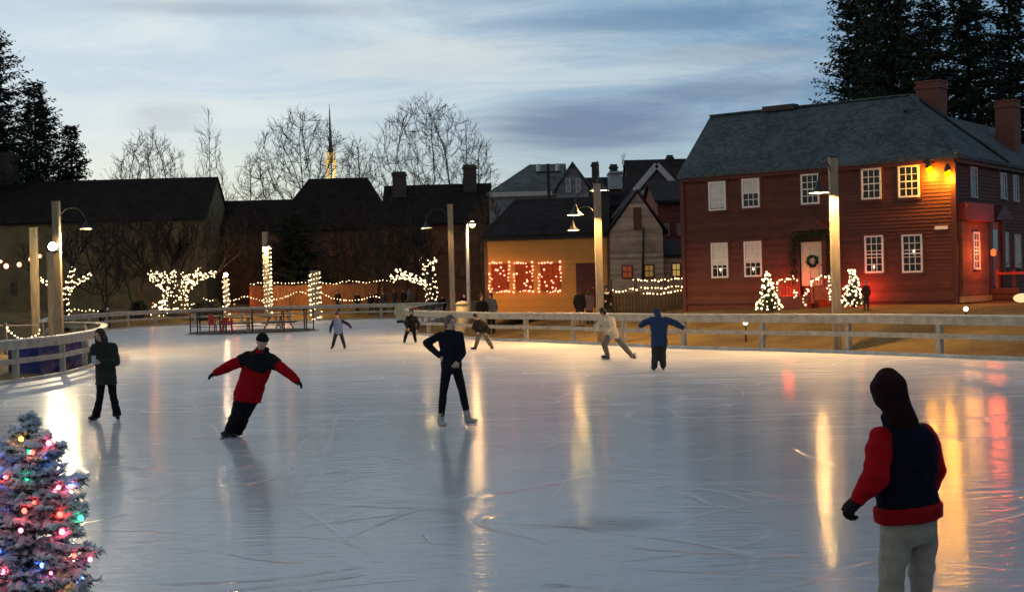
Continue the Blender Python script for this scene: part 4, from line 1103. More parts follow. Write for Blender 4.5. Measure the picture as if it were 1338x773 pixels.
conifer('dark bushy spruce behind the light-wound lamp post', 385, 113, 280, 120, 56, spray=1.2, shape=.45, base=1.0, open_=.2)
def shrub(label, px, Y, w, h, seed):
    rnd = random.Random(seed); b = at(px, 395, Y); gz = ground_z(b.x, Y); b = V((b.x, Y, gz))
    t = thing('shrub', label, 'shrub', b); m = MB(); s = MB()
    for k in range(7):
        a = rnd.uniform(0, 6.28); s.tube([b, b + V((.3 * w * math.cos(a), .3 * w * math.sin(a), h * .7))], [.04, .015], 4)
    for k in range(900):
        a = rnd.uniform(0, 6.28); r = (w / 2) * rnd.random() ** .5; z = rnd.random() ** .8 * h
        r *= math.sqrt(max(0.05, 1 - (z / h) ** 2)) ; leafy(m, b + V((r * math.cos(a), r * math.sin(a), z)), .04, 1, .13, rnd)
    s.build('stem', M_bark, t); m.build('foliage', M_conifer, t)
shrub('dark rounded shrub left of the many-stemmed lit tree', 182, 101, 1.6, 1.3, 61)
shrub('dark rounded shrub right of the many-stemmed lit tree', 262, 102, 1.3, 1.25, 62)
shrub('dark rounded shrub beside the star-bright wound post', 281, 103, 1.2, 1.4, 63)

# ------------------------------------------------------------------ strings of lights
BULBMESH = {}
def bulb_mesh(r, m):
    k = (round(r, 3), m.name)
    if k not in BULBMESH:
        b = MB(); b.ball((0, 0, 0), r, 6, 4)
        me = bpy.data.meshes.new('bulb'); me.from_pydata(b.v, [], b.f); me.materials.append(m)
        me.polygons.foreach_set('use_smooth', [True] * len(me.polygons)); BULBMESH[k] = me
    return BULBMESH[k]
def light_string(label, wires, bulbs, m, r, group='strings of fairy lights', name='light_string', cat='string lights', wire_r=.008, indiv=90):
    """wires: list of point lists; bulbs: list of points (or (point, material))"""
    bulbs = [b if isinstance(b, tuple) else (b, m) for b in bulbs]
    c = sum((b[0] for b in bulbs), V((0, 0, 0))) / len(bulbs)
    t = thing(name, label, cat, c, group)
    w = MB()
    for pts in wires: w.tube(pts, wire_r, 3, cap=False)
    if w.v: w.build('wire', M_dark_metal, t)
    order = sorted(range(len(bulbs)), key=lambda i: (bulbs[i][0].y, i * 7919 % 101)) if len(bulbs) > indiv else range(len(bulbs))
    rest = {}
    for k, i in enumerate(order):
        p, mm = bulbs[i]
        if k < indiv:
            o = bpy.data.objects.new('bulb', bulb_mesh(r, mm)); COL.objects.link(o); o.parent = t; o.location = p - c; q = .72 + .6 * ((k * 37 + i * 11) % 17) / 16; o.scale = (q, q, q)
        else: rest.setdefault(mm.name, (mm, MB()))[1].ball(p, r, 6, 4)
    for mm, b in rest.values():
        o = b.build('bulb', mm, t, True); o['kind'] = 'stuff'
    return t
def swag(pts, sag, n):
    """wire hanging between supports; n bulbs per span"""
    wire, bl = [], []
    for i in range(len(pts) - 1):
        for k in range(n + (1 if i == len(pts) - 2 else 0)):
            s = k / n; p = pts[i].lerp(pts[i + 1], s) - V((0, 0, sag * 4 * s * (1 - s))); wire.append(p); bl.append(p - V((0, 0, .03)))
    return [wire], bl
def px_path(pp, Y): return [at(x, y, Y) for x, y in pp]
def dense(pts, step, jit, rnd):
    out = []
    for p, _ in resample(pts, step): out.append(p + V((rnd.gauss(0, jit), rnd.gauss(0, jit), rnd.gauss(0, jit))))
    return out
rnd = random.Random(5)
for lab, pp, Y, st in (('straight upper string of white lights between lit post and lamp post', ((328, 371), (347, 369), (372, 370), (411, 368.5)), 103, .17),
                   ('straight upper string of white lights from the lit post to the lit tree', ((413, 369), (436, 371), (455, 367), (480, 369), (500, 366), (518, 369)), 103, .17),
                   ('low swag of white lights from the star-bright post to the light-wound lamp post', ((297, 393), (309, 391), (320, 387), (333, 390), (345, 393)), 102, .15),
                   ('low swag of white lights from the light-wound lamp post to the lit post', ((350, 392), (362, 391), (375, 387), (390, 381), (402, 384), (411, 385)), 102, .15),
                   ('low swag of white lights right of the lit post, ending in a bright blob', ((422, 384), (432, 388), (446, 391.5), (462, 392), (478, 390), (490, 386.5), (498, 390)), 101.5, .15),
                   ('short dotted swag of lights under the rail left of the dark platform', ((192, 410), (203, 412.5), (214, 411.5), (220, 408)), 96, .2),
                   ('string of white lights from the forked lit trunk along the fence', ((90, 410), (97, 404), (105, 406), (118, 405), (128, 407)), 86, .16),
                   ('short bright string of lights between the many-stemmed tree and the shrub', ((246, 399), (252, 397), (257, 395)), 101, .15),
                   ('tiny string of lights just right of the dark shrub pair', ((266, 390), (272, 392), (279, 394)), 101, .15)):
    pts = catmull(px_path(pp, Y), 6); light_string(lab, [pts], dense(pts, st * 1.5, .02, rnd), M_bulb_cool, .034, 'white light swags beyond the far railing')
# left swag with rope fence posts
pts = catmull(px_path(((7, 423), (12, 432), (20, 439), (30, 443), (41, 441), (49, 436), (53, 430)), 51), 6)
light_string('drooping string of round bulbs between short posts at far left', [pts], dense(pts, .14, .01, rnd), M_bulb_cool, .035, 'white light swags beyond the far railing')
for px in (6.5, 54.5):
    p = at(px, 421, 51); z = ground_z(p.x, p.y); m = MB(); m.box((p.x, p.y, (p.z + z - .2) / 2), (.11, .11, p.z - z + .2))
    tag(m.build('fence_post', M_pole, None, loc=(p.x, p.y, z)), 'short post carrying the left end of the bulb swag' if px < 10 else 'short post carrying the right end of the bulb swag, beside the tall posts', 'post')
p0, p1 = at(-6, 425, 52), at(52, 424, 52)
m = MB(); m.tube([p0, p0.lerp(p1, .5) - V((0, 0, .02)), p1], .03, 6); tag(m.build('rope', mat('pale_rope', (.6, .5, .42), .8), None, loc=p0), 'taut pale rope above the bulb swag at far left', 'rope')
# widely spaced starry bulbs high at left
pts = px_path(((-14, 344), (1, 339), (8, 345), (25, 343), (40, 336), (52, 332), (64, 328)), 55)
light_string('high string of few big rosy bulbs leading to the floodlight', [catmull(pts, 4)], [p - V((0, 0, .08)) for p in pts[1:6]], M_bulb_pink, .085, 'high bulb strings')

def wound(label, paths, radii, bulb_r, pitch, nper, m, seed, jit=.02, trunk_label=None, tname='bare_tree', group='light-wound trunks', upper=None):
    """a trunk / post with limbs (a thing) and a string of lights wound round it (another thing)"""
    rnd = random.Random(seed); bl = []; wires = []
    for pts, rr in zip(paths, radii):
        pts = catmull(pts, 6); tot = sum((pts[i + 1] - pts[i]).length for i in range(len(pts) - 1)); acc = 0; ang = rnd.uniform(0, 6); w = []
        n = max(6, int(tot / pitch * nper)); stp = resample(pts, tot / n)
        for k, (p, i) in enumerate(stp):
            f = k / len(stp); r = rr[0] + (rr[1] - rr[0]) * f + .02
            dd = (pts[min(i + 1, len(pts) - 1)] - pts[i]).normalized(); x = dd.orthogonal().normalized(); y = dd.cross(x); a = ang + 2 * math.pi * k / nper
            q = p + (x * math.cos(a) + y * math.sin(a)) * r; w.append(q)
            bl.append(q + V((rnd.gauss(0, jit), rnd.gauss(0, jit) - .01, rnd.gauss(0, jit))))
        wires.append(w)
    return light_string(label, wires, bl, m, bulb_r, group)
def trunk_tree(label, paths, radii, seed, Y, upper_len=3.5, group=None, nup=2):
    rnd = random.Random(seed); b = paths[0][0]; gz = ground_z(b.x, b.y)
    t = thing('bare_tree', label, 'tree', (b.x, b.y, gz), group)
    m = MB(); cr = MB()
    for k, (pts, rr) in enumerate(zip(paths, radii)):
        pp = catmull(pts, 5); rad = [rr[0] + (rr[1] - rr[0]) * i / (len(pp) - 1) for i in range(len(pp))]
        if k == 0: pp = [V((pp[0].x, pp[0].y, gz - .2))] + pp; rad = [rad[0] * 1.2] + rad
        m.tube(pp, rad, 8)
        def twig(p, dv, ln, r, lev):
            q = p; P = [p]; dd = dv.copy()
            for i in range(4):
                dd = (dd + V((rnd.gauss(0, .16), rnd.gauss(0, .16), rnd.gauss(.06, .1)))).normalized(); q = q + dd * ln / 4; P.append(q)
            cr.tube(P, [r, r * .85, r * .7, r * .6, r * .45], 4, cap=False)
            if lev < 4:
                for j in range(3):
                    s = P[rnd.randint(1, 4)] if j else P[4]; o = dd.orthogonal().normalized(); o = Matrix.Rotation(rnd.uniform(0, 6.28), 3, dd) @ o; a = rnd.uniform(.2, .75)
                    twig(s, (dd * math.cos(a) + o * math.sin(a) + V((0, 0, .1))).normalized(), ln * rnd.uniform(.6, .8), max(.012, r * .58), lev + 1)
        dv = (pp[-1] - pp[-3]).normalized()
        if upper_len:
            for j in range(nup): twig(pp[-1], (dv + V((rnd.gauss(0, .3), rnd.gauss(0, .3), .5))).normalized(), upper_len * rnd.uniform(.7, 1.1) / 2.2, rr[1] * .8, 0)
    m.build('trunk', M_bark, t, True); cr.build('crown', M_twig, t)
    return t
# many-stemmed lit tree
Y1 = 104; A_ = lambda x, y, dy=0: at(x, y, Y1 + dy)
paths = [[A_(228, 408), A_(228, 395), A_(229, 380), A_(229, 366)], [A_(222, 404, -.2), A_(219, 386, -.3), A_(214, 374), A_(197, 362), A_(194, 360)], [A_(226, 392, -.4), A_(217, 376, -.5), A_(208, 362, -.3), A_(199, 357)],
         [A_(225, 386, -.4), A_(219, 370, -.5), A_(212, 357, -.2)], [A_(231, 388, -.4), A_(228, 372, -.5), A_(226, 352, -.4)], [A_(236, 390, -.4), A_(240, 374, -.3), A_(239, 357)],
         [A_(236, 396, -.3), A_(244, 378, -.2), A_(258, 364, .1), A_(283, 357, .3)], [A_(236, 388), A_(246, 372, .4), A_(262, 352, .6)], [A_(232, 398, .5), A_(240, 372, .6), A_(247, 357, .8)]]
radii = [(1.0, .75)] + [(.24, .12)] * 5 + [(.22, .10)] * 3
trunk_tree('many-stemmed leafless tree wound with white lights at left of the far rail', paths, radii, 71, Y1, 4.6)
wound('white lights wound densely round the many-stemmed tree', paths, radii, .044, .36, 12, M_bulb_cool, 72, .08)
pts = catmull([A_(199, 401, -1.2), A_(204, 397, -1.2), A_(211, 394, -1.2), A_(216, 396, -1.2), A_(208, 403, -1.2), A_(222, 404, -1.5), A_(238, 404, -1.5)], 6)
light_string('curl of white lights lying at the foot of the many-stemmed tree', [pts], dense(pts, .13, .06, rnd), M_bulb_cool, .06, 'light-wound trunks')
# forked lit trunk
Y2 = 88; A_ = lambda x, y, dy=0: at(x, y, Y2 + dy)
paths = [[A_(85, 412), A_(85, 398), A_(86, 384), A_(89, 375)], [A_(88, 380), A_(91, 366), A_(94, 357), A_(95, 349)], [A_(89, 379), A_(98, 370), A_(108, 365), A_(119, 359)], [A_(86, 382), A_(74, 377), A_(64, 371), A_(53, 365)]]
radii = [(.24, .18), (.16, .12), (.13, .08), (.10, .06)]
trunk_tree('leafless tree with forked lit trunk just right of the floodlight post', paths, radii, 73, Y2, 3.6, nup=1)
wound('white lights wound in bands round the forked trunk', paths, radii, .042, .36, 8, M_bulb_cool, 74, .03)
# lit trunk near the mustard house
Y3 = 101; A_ = lambda x, y, dy=0: at(x, y, Y3 + dy)
paths = [[A_(564, 393), A_(563, 380), A_(562, 365), A_(559, 348)], [A_(560, 352), A_(556, 342), A_(551, 335), A_(547, 326)], [A_(563, 374), A_(552, 369), A_(540, 362), A_(517, 352)], [A_(562, 372), A_(546, 368), A_(530, 362), A_(510, 363)], [A_(559, 352), A_(568, 343), A_(570, 338)]]
radii = [(.42, .36), (.24, .12), (.14, .07), (.12, .06), (.12, .06)]
trunk_tree('leafless tree with thick lit trunk left of the bare grey lamp post', paths, radii, 75, Y3, 4.6)
wound('white lights wound thickly round the trunk left of the bare grey lamp post', paths, radii, .044, .40, 11, M_bulb_cool, 76, .06)
# wound posts
def wound_post(px, py0, py1, Y, w, lab1, lab2, nper=8):
    tp, bt = at(px, py0, Y), at(px, py1, Y); z = ground_z(tp.x, Y)
    m = MB(); m.box((tp.x, Y, (tp.z + z - .2) / 2), (w, w, tp.z - z + .2)); m.box((tp.x, Y, tp.z + .02), (w + .06, w + .06, .04))
    tag(m.build('wooden_post', M_pole, None, loc=(tp.x, Y, z)), lab1, 'post')
    wound(lab2, [[V((tp.x, Y, z + .05)), V((tp.x, Y, (z + tp.z) / 2)), V((tp.x, Y, tp.z))]], [(w * .72, w * .72)], .038, .36, nper, M_bulb_cool, int(px), .03)
wound_post(411, 354, 394, 101.5, .55, 'thick post wound with white lights, right of the dark platform', 'white lights wound round the thick post right of the dark platform', 12)
wound_post(295, 362, 396, 102.5, .26, 'slim post wound with lights below a star-bright bulb', 'white lights wound round the slim post with the star-bright bulb')
p = at(295, 360, 102.2); z = p.z
t = thing('globe_lamp', 'star-bright globe lamp on top of the slim wound post', 'lamp', p)
m = MB(); m.ball(p + V((0, 0, .06)), .16, 10, 7); m.build('globe', emit('globe_bulb', (1, .72, .52), 30), t, True); m = MB(); m.lathe(p - V((0, 0, .12)), Zu, [(.12, -.04), (.14, .02), (.08, .08)], 10, cap=True); m.build('collar', M_dark_metal, t)
light('globe_light', p + V((0, -.4, .1)), (1, .65, .4), 220, .12, t)
pl = at(347.5, 320, 103.6); zb2 = ground_z(pl.x, 104)
wound('white lights wound all the way up the lamp post before the dark spruce', [[V((pl.x, 104, zb2 + .1)), V((pl.x, 104, 3)), V((pl.x, 104, pl.z - .1))]], [(.28, .28)], .038, .30, 9, M_bulb_cool, 79, .03)
# garlands on the board fence
for lab, pp in (('topmost row of lights on the dark board fence', ((829, 366), (845, 366.5), (862, 366), (878, 364.5), (897, 363))), ('middle row of lights on the dark board fence', ((838, 377), (852, 376.5), (870, 375.5), (884, 374), (897, 374))),
                ('lowest row of lights on the dark board fence', ((841, 383.5), (855, 383), (870, 382.5), (885, 380), (897, 380))), ('double row of lights on the fence right of the mustard house door', ((801, 379), (812, 381), (822, 378), (833, 377)))):
    pts = catmull(px_path(pp, 60.3), 8); light_string(lab, [pts], dense(pts, .15, .02, rnd), M_bulb, .032, 'light rows on the board fence')
# frames of lights round the three mustard-house windows
for (x0, x1, lab) in ((640, 665, 'rosy lights framing the leftmost mustard house window'), (671.5, 696, 'rosy lights framing the middle of three mustard house windows'), (704.5, 732.5, 'rosy lights framing the mustard house window nearest its door')):
    O_ = MO + nm_ * .13; cor = [(x0, 344), (x1, 343), (x1, 380), (x0, 381), (x0, 344)]; pts = []
    for k in range(4):
        a, b = cor[k], cor[k + 1]
        for s in range(6): pts.append(onplane(a[0] + (b[0] - a[0]) * s / 8, a[1] + (b[1] - a[1]) * s / 8, O_, nm_))
    inner = [onplane(rnd.uniform(x0 + 2, x1 - 2), rnd.uniform(346, 378), O_, nm_) for _ in range(9)]
    light_string(lab, [pts], [p + V((rnd.gauss(0, .02), 0, rnd.gauss(0, .02))) for p in pts] + inner, M_bulb_pink, .036, 'light frames on the mustard house')
for (px, py, Y, pw, col, lab) in ((374, 362, 105, 110, (1, .34, .06), 'amber ground floodlight behind the upper string of lights by the dark spruce'), (306, 392, 107, 150, (1, .22, .05), 'added orange ground floodlight behind the star-bright post'), (200, 396, 112, 110, (1, .26, .06), 'added orange ground floodlight under the trees by the long barn'), (620, 392, 76, 160, (1, .3, .06), 'added orange ground floodlight between the slim street lamp and the mustard house')):  # the three orange ones are added to warm the background; the amber one is real
    p = at(px, py, Y); z = ground_z(p.x, Y); p.z = z + .35
    t = thing('ground_light', lab, 'ground light', (p.x, Y, z)); m = MB(); m.lathe(p, (0, .4, 1), [(.05, -.16), (.11, -.12), (.14, .08), (.12, .06)], 12); m.tube([p - V((0, 0, .4)), p - V((0, 0, .08))], .02, 6); m.build('fitting', M_dark_metal, t, True)
    m = MB(); m.ball(p + V((0, 0, .05)), .09); m.build('bulb', emit('amber_bulb', (1, .35, .06), 12), t); light('amber_light', p + V((0, 0, .5)), col, pw, .4, t)
# porch garlands at the red house
for lab, pp, dd in (('lit garland along the left porch rail of the red house', ((1015, 374), (1019, 367), (1027, 365), (1036, 364), (1043, 366)), 1.25), ('lit garland along the top of the right porch rail', ((1062, 366), (1070, 364), (1078, 363), (1083, 362)), 1.7),
                    ('lit garland running down the left end of the right porch rail', ((1062, 366), (1057, 374), (1052, 383), (1050, 390), (1051, 398)), 1.7), ('short drop of lights at the right end of the left porch rail', ((1038, 379), (1040, 385), (1039, 392)), 1.25),
                    ('short drop of lights at the right end of the right porch rail', ((1083, 364), (1085, 378), (1084, 390)), 1.7)):
    pts = catmull([onplane(x, y, Rc + nF * dd, nF) for x, y in pp], 6); light_string(lab, [pts], dense(pts, .085, .04, rnd), M_bulb_cool, .028, 'lit garlands on the porch rails')
def little_tree(px, ytop, ybase, dd, hw, seed, lab, lab2):
    rnd = random.Random(seed); tp = onplane(px, ytop, Rc + nF * dd, nF); z0 = ground_z(tp.x, tp.y); b = V((tp.x, tp.y, z0)); H = tp.z - z0; Rm = hw * tp.y / F
    t = thing('small_fir', lab, 'Christmas tree', b, 'lit firs before the red house')
    m = MB(); m.tube([b - V((0, 0, .1)), b + V((0, 0, H * .9))], [.05, .015], 6); m.build('trunk', M_bark, t)
    m = MB(); bl = []
    for k in range(1500):
        f = rnd.random() ** .75; f = 1 - f; r = Rm * (1 - f) * rnd.uniform(.3, 1.0); a = rnd.uniform(0, 6.28); leafy(m, b + V((r * math.cos(a), r * math.sin(a), .08 + f * (H - .1))), .02, 1, .075, rnd)
    m.build('crown', M_ever, t)
    w = []
    for k in range(120):
        f = k / 120; f = f ** 1.25; a = k * .62 + rnd.gauss(0, .35); r = Rm * (1 - f) * 1.04 + .02; p = b + V((r * math.cos(a), r * math.sin(a), .10 + f * (H - .06))); w.append(p)
        bl.append(p + V((rnd.gauss(0, .045), rnd.gauss(0, .045), rnd.gauss(0, .045))))
    light_string(lab2, [w], bl, M_bulb_cool, .033, 'lights on the small firs')
little_tree(1003, 358, 408, 1.9, 17, 81, 'small lit fir left of the red house porch', 'white lights wound round the small fir left of the porch')
little_tree(1114, 353, 408, 1.9, 15, 82, 'small lit fir right of the lamp post before the red house', 'white lights wound round the small fir right of the lamp post')

# ------------------------------------------------------------------ things on and round the ice
M_iron = mat('brown_iron', (.045, .032, .026), .6, .3)
IC = V((at(330, 430, 75.4).x, 75.4, 0)); IR = 3.45
t = thing('round_platform', 'dark round platform standing in the ice', 'platform', IC)
m = MB(); m.lathe(IC, Zu, [(IR, -.02), (IR, .08), (IR - .04, .10), (.001, .10)], 48); m.build('deck', mat('dark_deck', (.03, .022, .018), .7), t)
m = MB(); m.lathe(IC, Zu, [(IR + .22, -.01), (IR + .20, .05), (IR, .055)], 48); m.build('ice_lip', M_kick, t)
t = thing('iron_railing', 'dark iron railing round the platform in the ice', 'railing', IC)
for k in range(12):
    a = 2 * math.pi * (k + .35) / 12; p = IC + V(((IR - .12) * math.cos(a), (IR - .12) * math.sin(a), 0))
    m = MB(); m.box(p + V((0, 0, .65)), (.06, .06, 1.1)); m.build('post', M_iron, t)
for z, rr in ((1.20, .026), (.45, .016)):
    m = MB(); m.tube([IC + V(((IR - .12) * math.cos(2 * math.pi * k / 48), (IR - .12) * math.sin(2 * math.pi * k / 48), z)) for k in range(49)], rr, 6); m.build('rail', M_iron, t)
def picnic_table(px, dy, rz, lab, w=1.7):
    b = IC + V((at(px, 420, 75.4 + dy).x - IC.x, dy, .10)); X = V((math.cos(rz), math.sin(rz), 0)); Yv = V((-X.y, X.x, 0)); ax = (X, Yv, Zu)
    t = thing('picnic_table', lab, 'picnic table', b, 'picnic tables on the round platform')
    mt_ = mat('picnic_green', (.05, .07, .055), .6); ml_ = mat('picnic_leg_wood', (.42, .32, .22), .7)
    m = MB()
    for k in range(5): m.box(b + Yv * (-.3 + .15 * k) + V((0, 0, .74)), (w, .14, .04), ax)
    m.build('tabletop', mt_, t)
    for s in (-1, 1):
        m = MB(); m.box(b + Yv * (s * .62) + V((0, 0, .44)), (w, .24, .04), ax); m.build('bench', mt_, t)
        m = MB(); e_ = X * (s * w * .36)
        for q in (-1, 1): m.beam(b + e_ + Yv * (q * .62), b + e_ + Yv * (q * .18) + V((0, 0, .72)), .05, .09, up=X)
        m.box(b + e_ + V((0, 0, .40)), (.045, 1.4, .09), ax); m.build('leg', ml_, t)
picnic_table(309, -.9, .08, 'green picnic table beside the two red chairs', 1.75)
picnic_table(364, .1, 1.15, 'dark picnic table at the right of the round platform', 1.6)
def red_chair(px, dy, h, rz, lab):
    b = IC + V((at(px, 420, 75.4 + dy).x - IC.x, dy, .10)); X = V((math.cos(rz), math.sin(rz), 0)); Yv = V((-X.y, X.x, 0)); ax = (X, Yv, Zu)
    t = thing('plastic_chair', lab, 'chair', b, 'red chairs on the round platform'); mr_ = mat('red_plastic', (.55, .03, .035), .35, .1)
    m = MB(); m.box(b + V((0, 0, .42)), (.5, .48, .05), ax); m.build('seat', mr_, t)
    m = MB()
    for k in range(4): m.box(b + Yv * (.24 + .012 * k) + X * (-.18 + .12 * k) + V((0, 0, .44 + h / 2)), (.085, .035, h), ax)
    m.box(b + Yv * .275 + V((0, 0, .44 + h)), (.5, .045, .10), ax); m.build('backrest', mr_, t)
    for sx in (-1, 1):
        for sy in (-1, 1): m = MB(); m.beam(b + X * (sx * .21) + Yv * (sy * .2) + V((0, 0, .4)), b + X * (sx * .25) + Yv * (sy * .24), .05, .05); m.build('leg', mr_, t)
        m = MB(); m.box(b + X * (sx * .26) + V((0, 0, .64)), (.06, .46, .035), ax); m.box(b + X * (sx * .26) - Yv * .2 + V((0, 0, .53)), (.05, .05, .2), ax); m.build('armrest', mr_, t)
red_chair(281, -1.5, .5, 2.4, 'red plastic chair with the taller back, left end of the green picnic table')
red_chair(297, -1.75, .32, 3.4, 'lower red plastic chair tucked against the green picnic table')
# blue tarpaulin bundle
pb = V((at(82, 470, 42.5).x, 42.5, 0)); z = ground_z(pb.x - .5, pb.y)
t0 = V((pb.x - .35, pb.y, z))
m = MB(); gxn, gzn = 22, 10
a0_, a1_ = at(46, 470, 41.4), at(117, 465, 44.6)
uvec = V((a1_.x - a0_.x, a1_.y - a0_.y, 0)); wl = uvec.length; uvec.normalize(); nv_ = V((uvec.y, -uvec.x, 0)); back = -nv_ * .9
for j in range(gzn + 1):
    for i in range(gxn + 1):
        s = i / gxn; h = j / gzn; p = V((a0_.x, a0_.y, 0)) + uvec * (wl * s)
        top = .86 + .10 * mnoise.noise(V((s * 5, 2, 1))); fold = .10 * mnoise.noise(V((s * 9, h * 3, 5))) + .05 * math.sin(s * 34 + 2 * h)
        m.v.append(p + nv_ * (fold + .12 * (1 - h)) + V((0, 0, -.06 + top * h)))
for j in range(gzn + 1):
    for i in range(gxn + 1):
        s = i / gxn; h = j / gzn; p = V((a0_.x, a0_.y, 0)) + uvec * (wl * s) + back
        top = .80 + .10 * mnoise.noise(V((s * 5, 6, 1))); m.v.append(p + V((0, 0, -.06 + top * h)))
n1 = gxn + 1; tot = n1 * (gzn + 1)
for j in range(gzn):
    for i in range(gxn):
        a = j * n1 + i; m.f.append([a, a + 1, a + 1 + n1, a + n1]); m.f.append([tot + a + n1, tot + a + 1 + n1, tot + a + 1, tot + a])
for i in range(gxn): a = gzn * n1 + i; m.f.append([a, a + 1, tot + a + 1, tot + a])
for j in range(gzn):
    a = j * n1; m.f.append([a, a + n1, tot + a + n1, tot + a]); a += gxn; m.f.append([a + n1, a, tot + a, tot + a + n1])
m.m = [0] * len(m.f)
tag(m.build('tarpaulin_bundle', mat('blue_tarpaulin', (.02, .028, .17), .45, .3, 3.0), None, True, loc=(a0_.x, a0_.y, z)), 'dark blue tarpaulin bundle lying behind the left railing', 'tarpaulin')
# cream bin and round heap behind the rails
bb = at(604, 398, 64); z = ground_z(bb.x, bb.y); h = at(604, 391, 64).z - z
t = thing('round_bin', 'cream round bin with domed lid at the foot of the slim street lamp', 'bin', (bb.x, bb.y, z))
m = MB(); m.lathe((bb.x, bb.y, z), Zu, [(.24, 0), (.27, h * .1), (.30, h * .85)], 16, cap=True); m.build('body', mat('cream_plastic', (.62, .55, .36), .5, .1), t, True)
m = MB(); m.lathe((bb.x, bb.y, z + h * .85), Zu, [(.33, 0), (.33, .06), (.22, .14), (.02, .18)], 16, cap=True); m.build('lid', MATS['cream_plastic'], t, True)
bb = at(527, 407, 88); z = ground_z(bb.x, bb.y) + .0; rr = 11 * 88 / F; tz = bb.z
t = thing('cable_spool', 'round cream wooden spool on its edge behind the dark skater', 'spool', (bb.x, bb.y, 0))
m = MB(); m.lathe((bb.x, bb.y, tz), (0.15, 1, 0), [(rr, -.30), (rr, -.22), (.22, -.22), (.22, .22), (rr, .22), (rr, .30)], 28, cap=True); m.build('spool', mat('spool_wood', (.55, .46, .28), .7), t)
m = MB(); m.box((bb.x, bb.y, (tz - rr) / 2 - .02), (.8, .7, max(.05, tz - rr + .05))); m.build('chock', M_wood_dark, t)
for (px, py, Y, lab) in ((1262, 403.5, 46, 'round white ground lamp near the red house corner'), (974, 421.5, 47, 'small round white ground lamp under the rail, left of the porch')):
    c = at(px, py, Y); z = ground_z(c.x, c.y); c.z = max(c.z, z + .12)
    t = thing('ground_lamp', lab, 'ground lamp', (c.x, c.y, z)); m = MB(); m.ball(c, .085, 10, 7); m.build('globe', emit('soft_globe', (1, .85, .65), 4), t, True); m = MB(); m.tube([(c.x, c.y, z - .05), (c.x, c.y, c.z - .07)], .03, 6); m.build('stem', M_dark_metal, t)
c = at(1336, 398, 50.5); z = ground_z(c.x, c.y); c.z = max(c.z, z + .2)
t = thing('ground_lamp', 'large glowing cream lamp at the right edge by the side steps', 'ground lamp', (c.x, c.y, z)); m = MB(); m.ell(c, (V((1, 0, 0)), V((0, 1, 0)), Zu), (.34, .2, .17), 14, 9); m.build('globe', emit('cream_globe', (1, .72, .35), 1.1), t, True); m = MB(); m.tube([(c.x, c.y, z - .05), (c.x, c.y, c.z - .1)], .06, 8); m.build('stem', M_dark_metal, t)

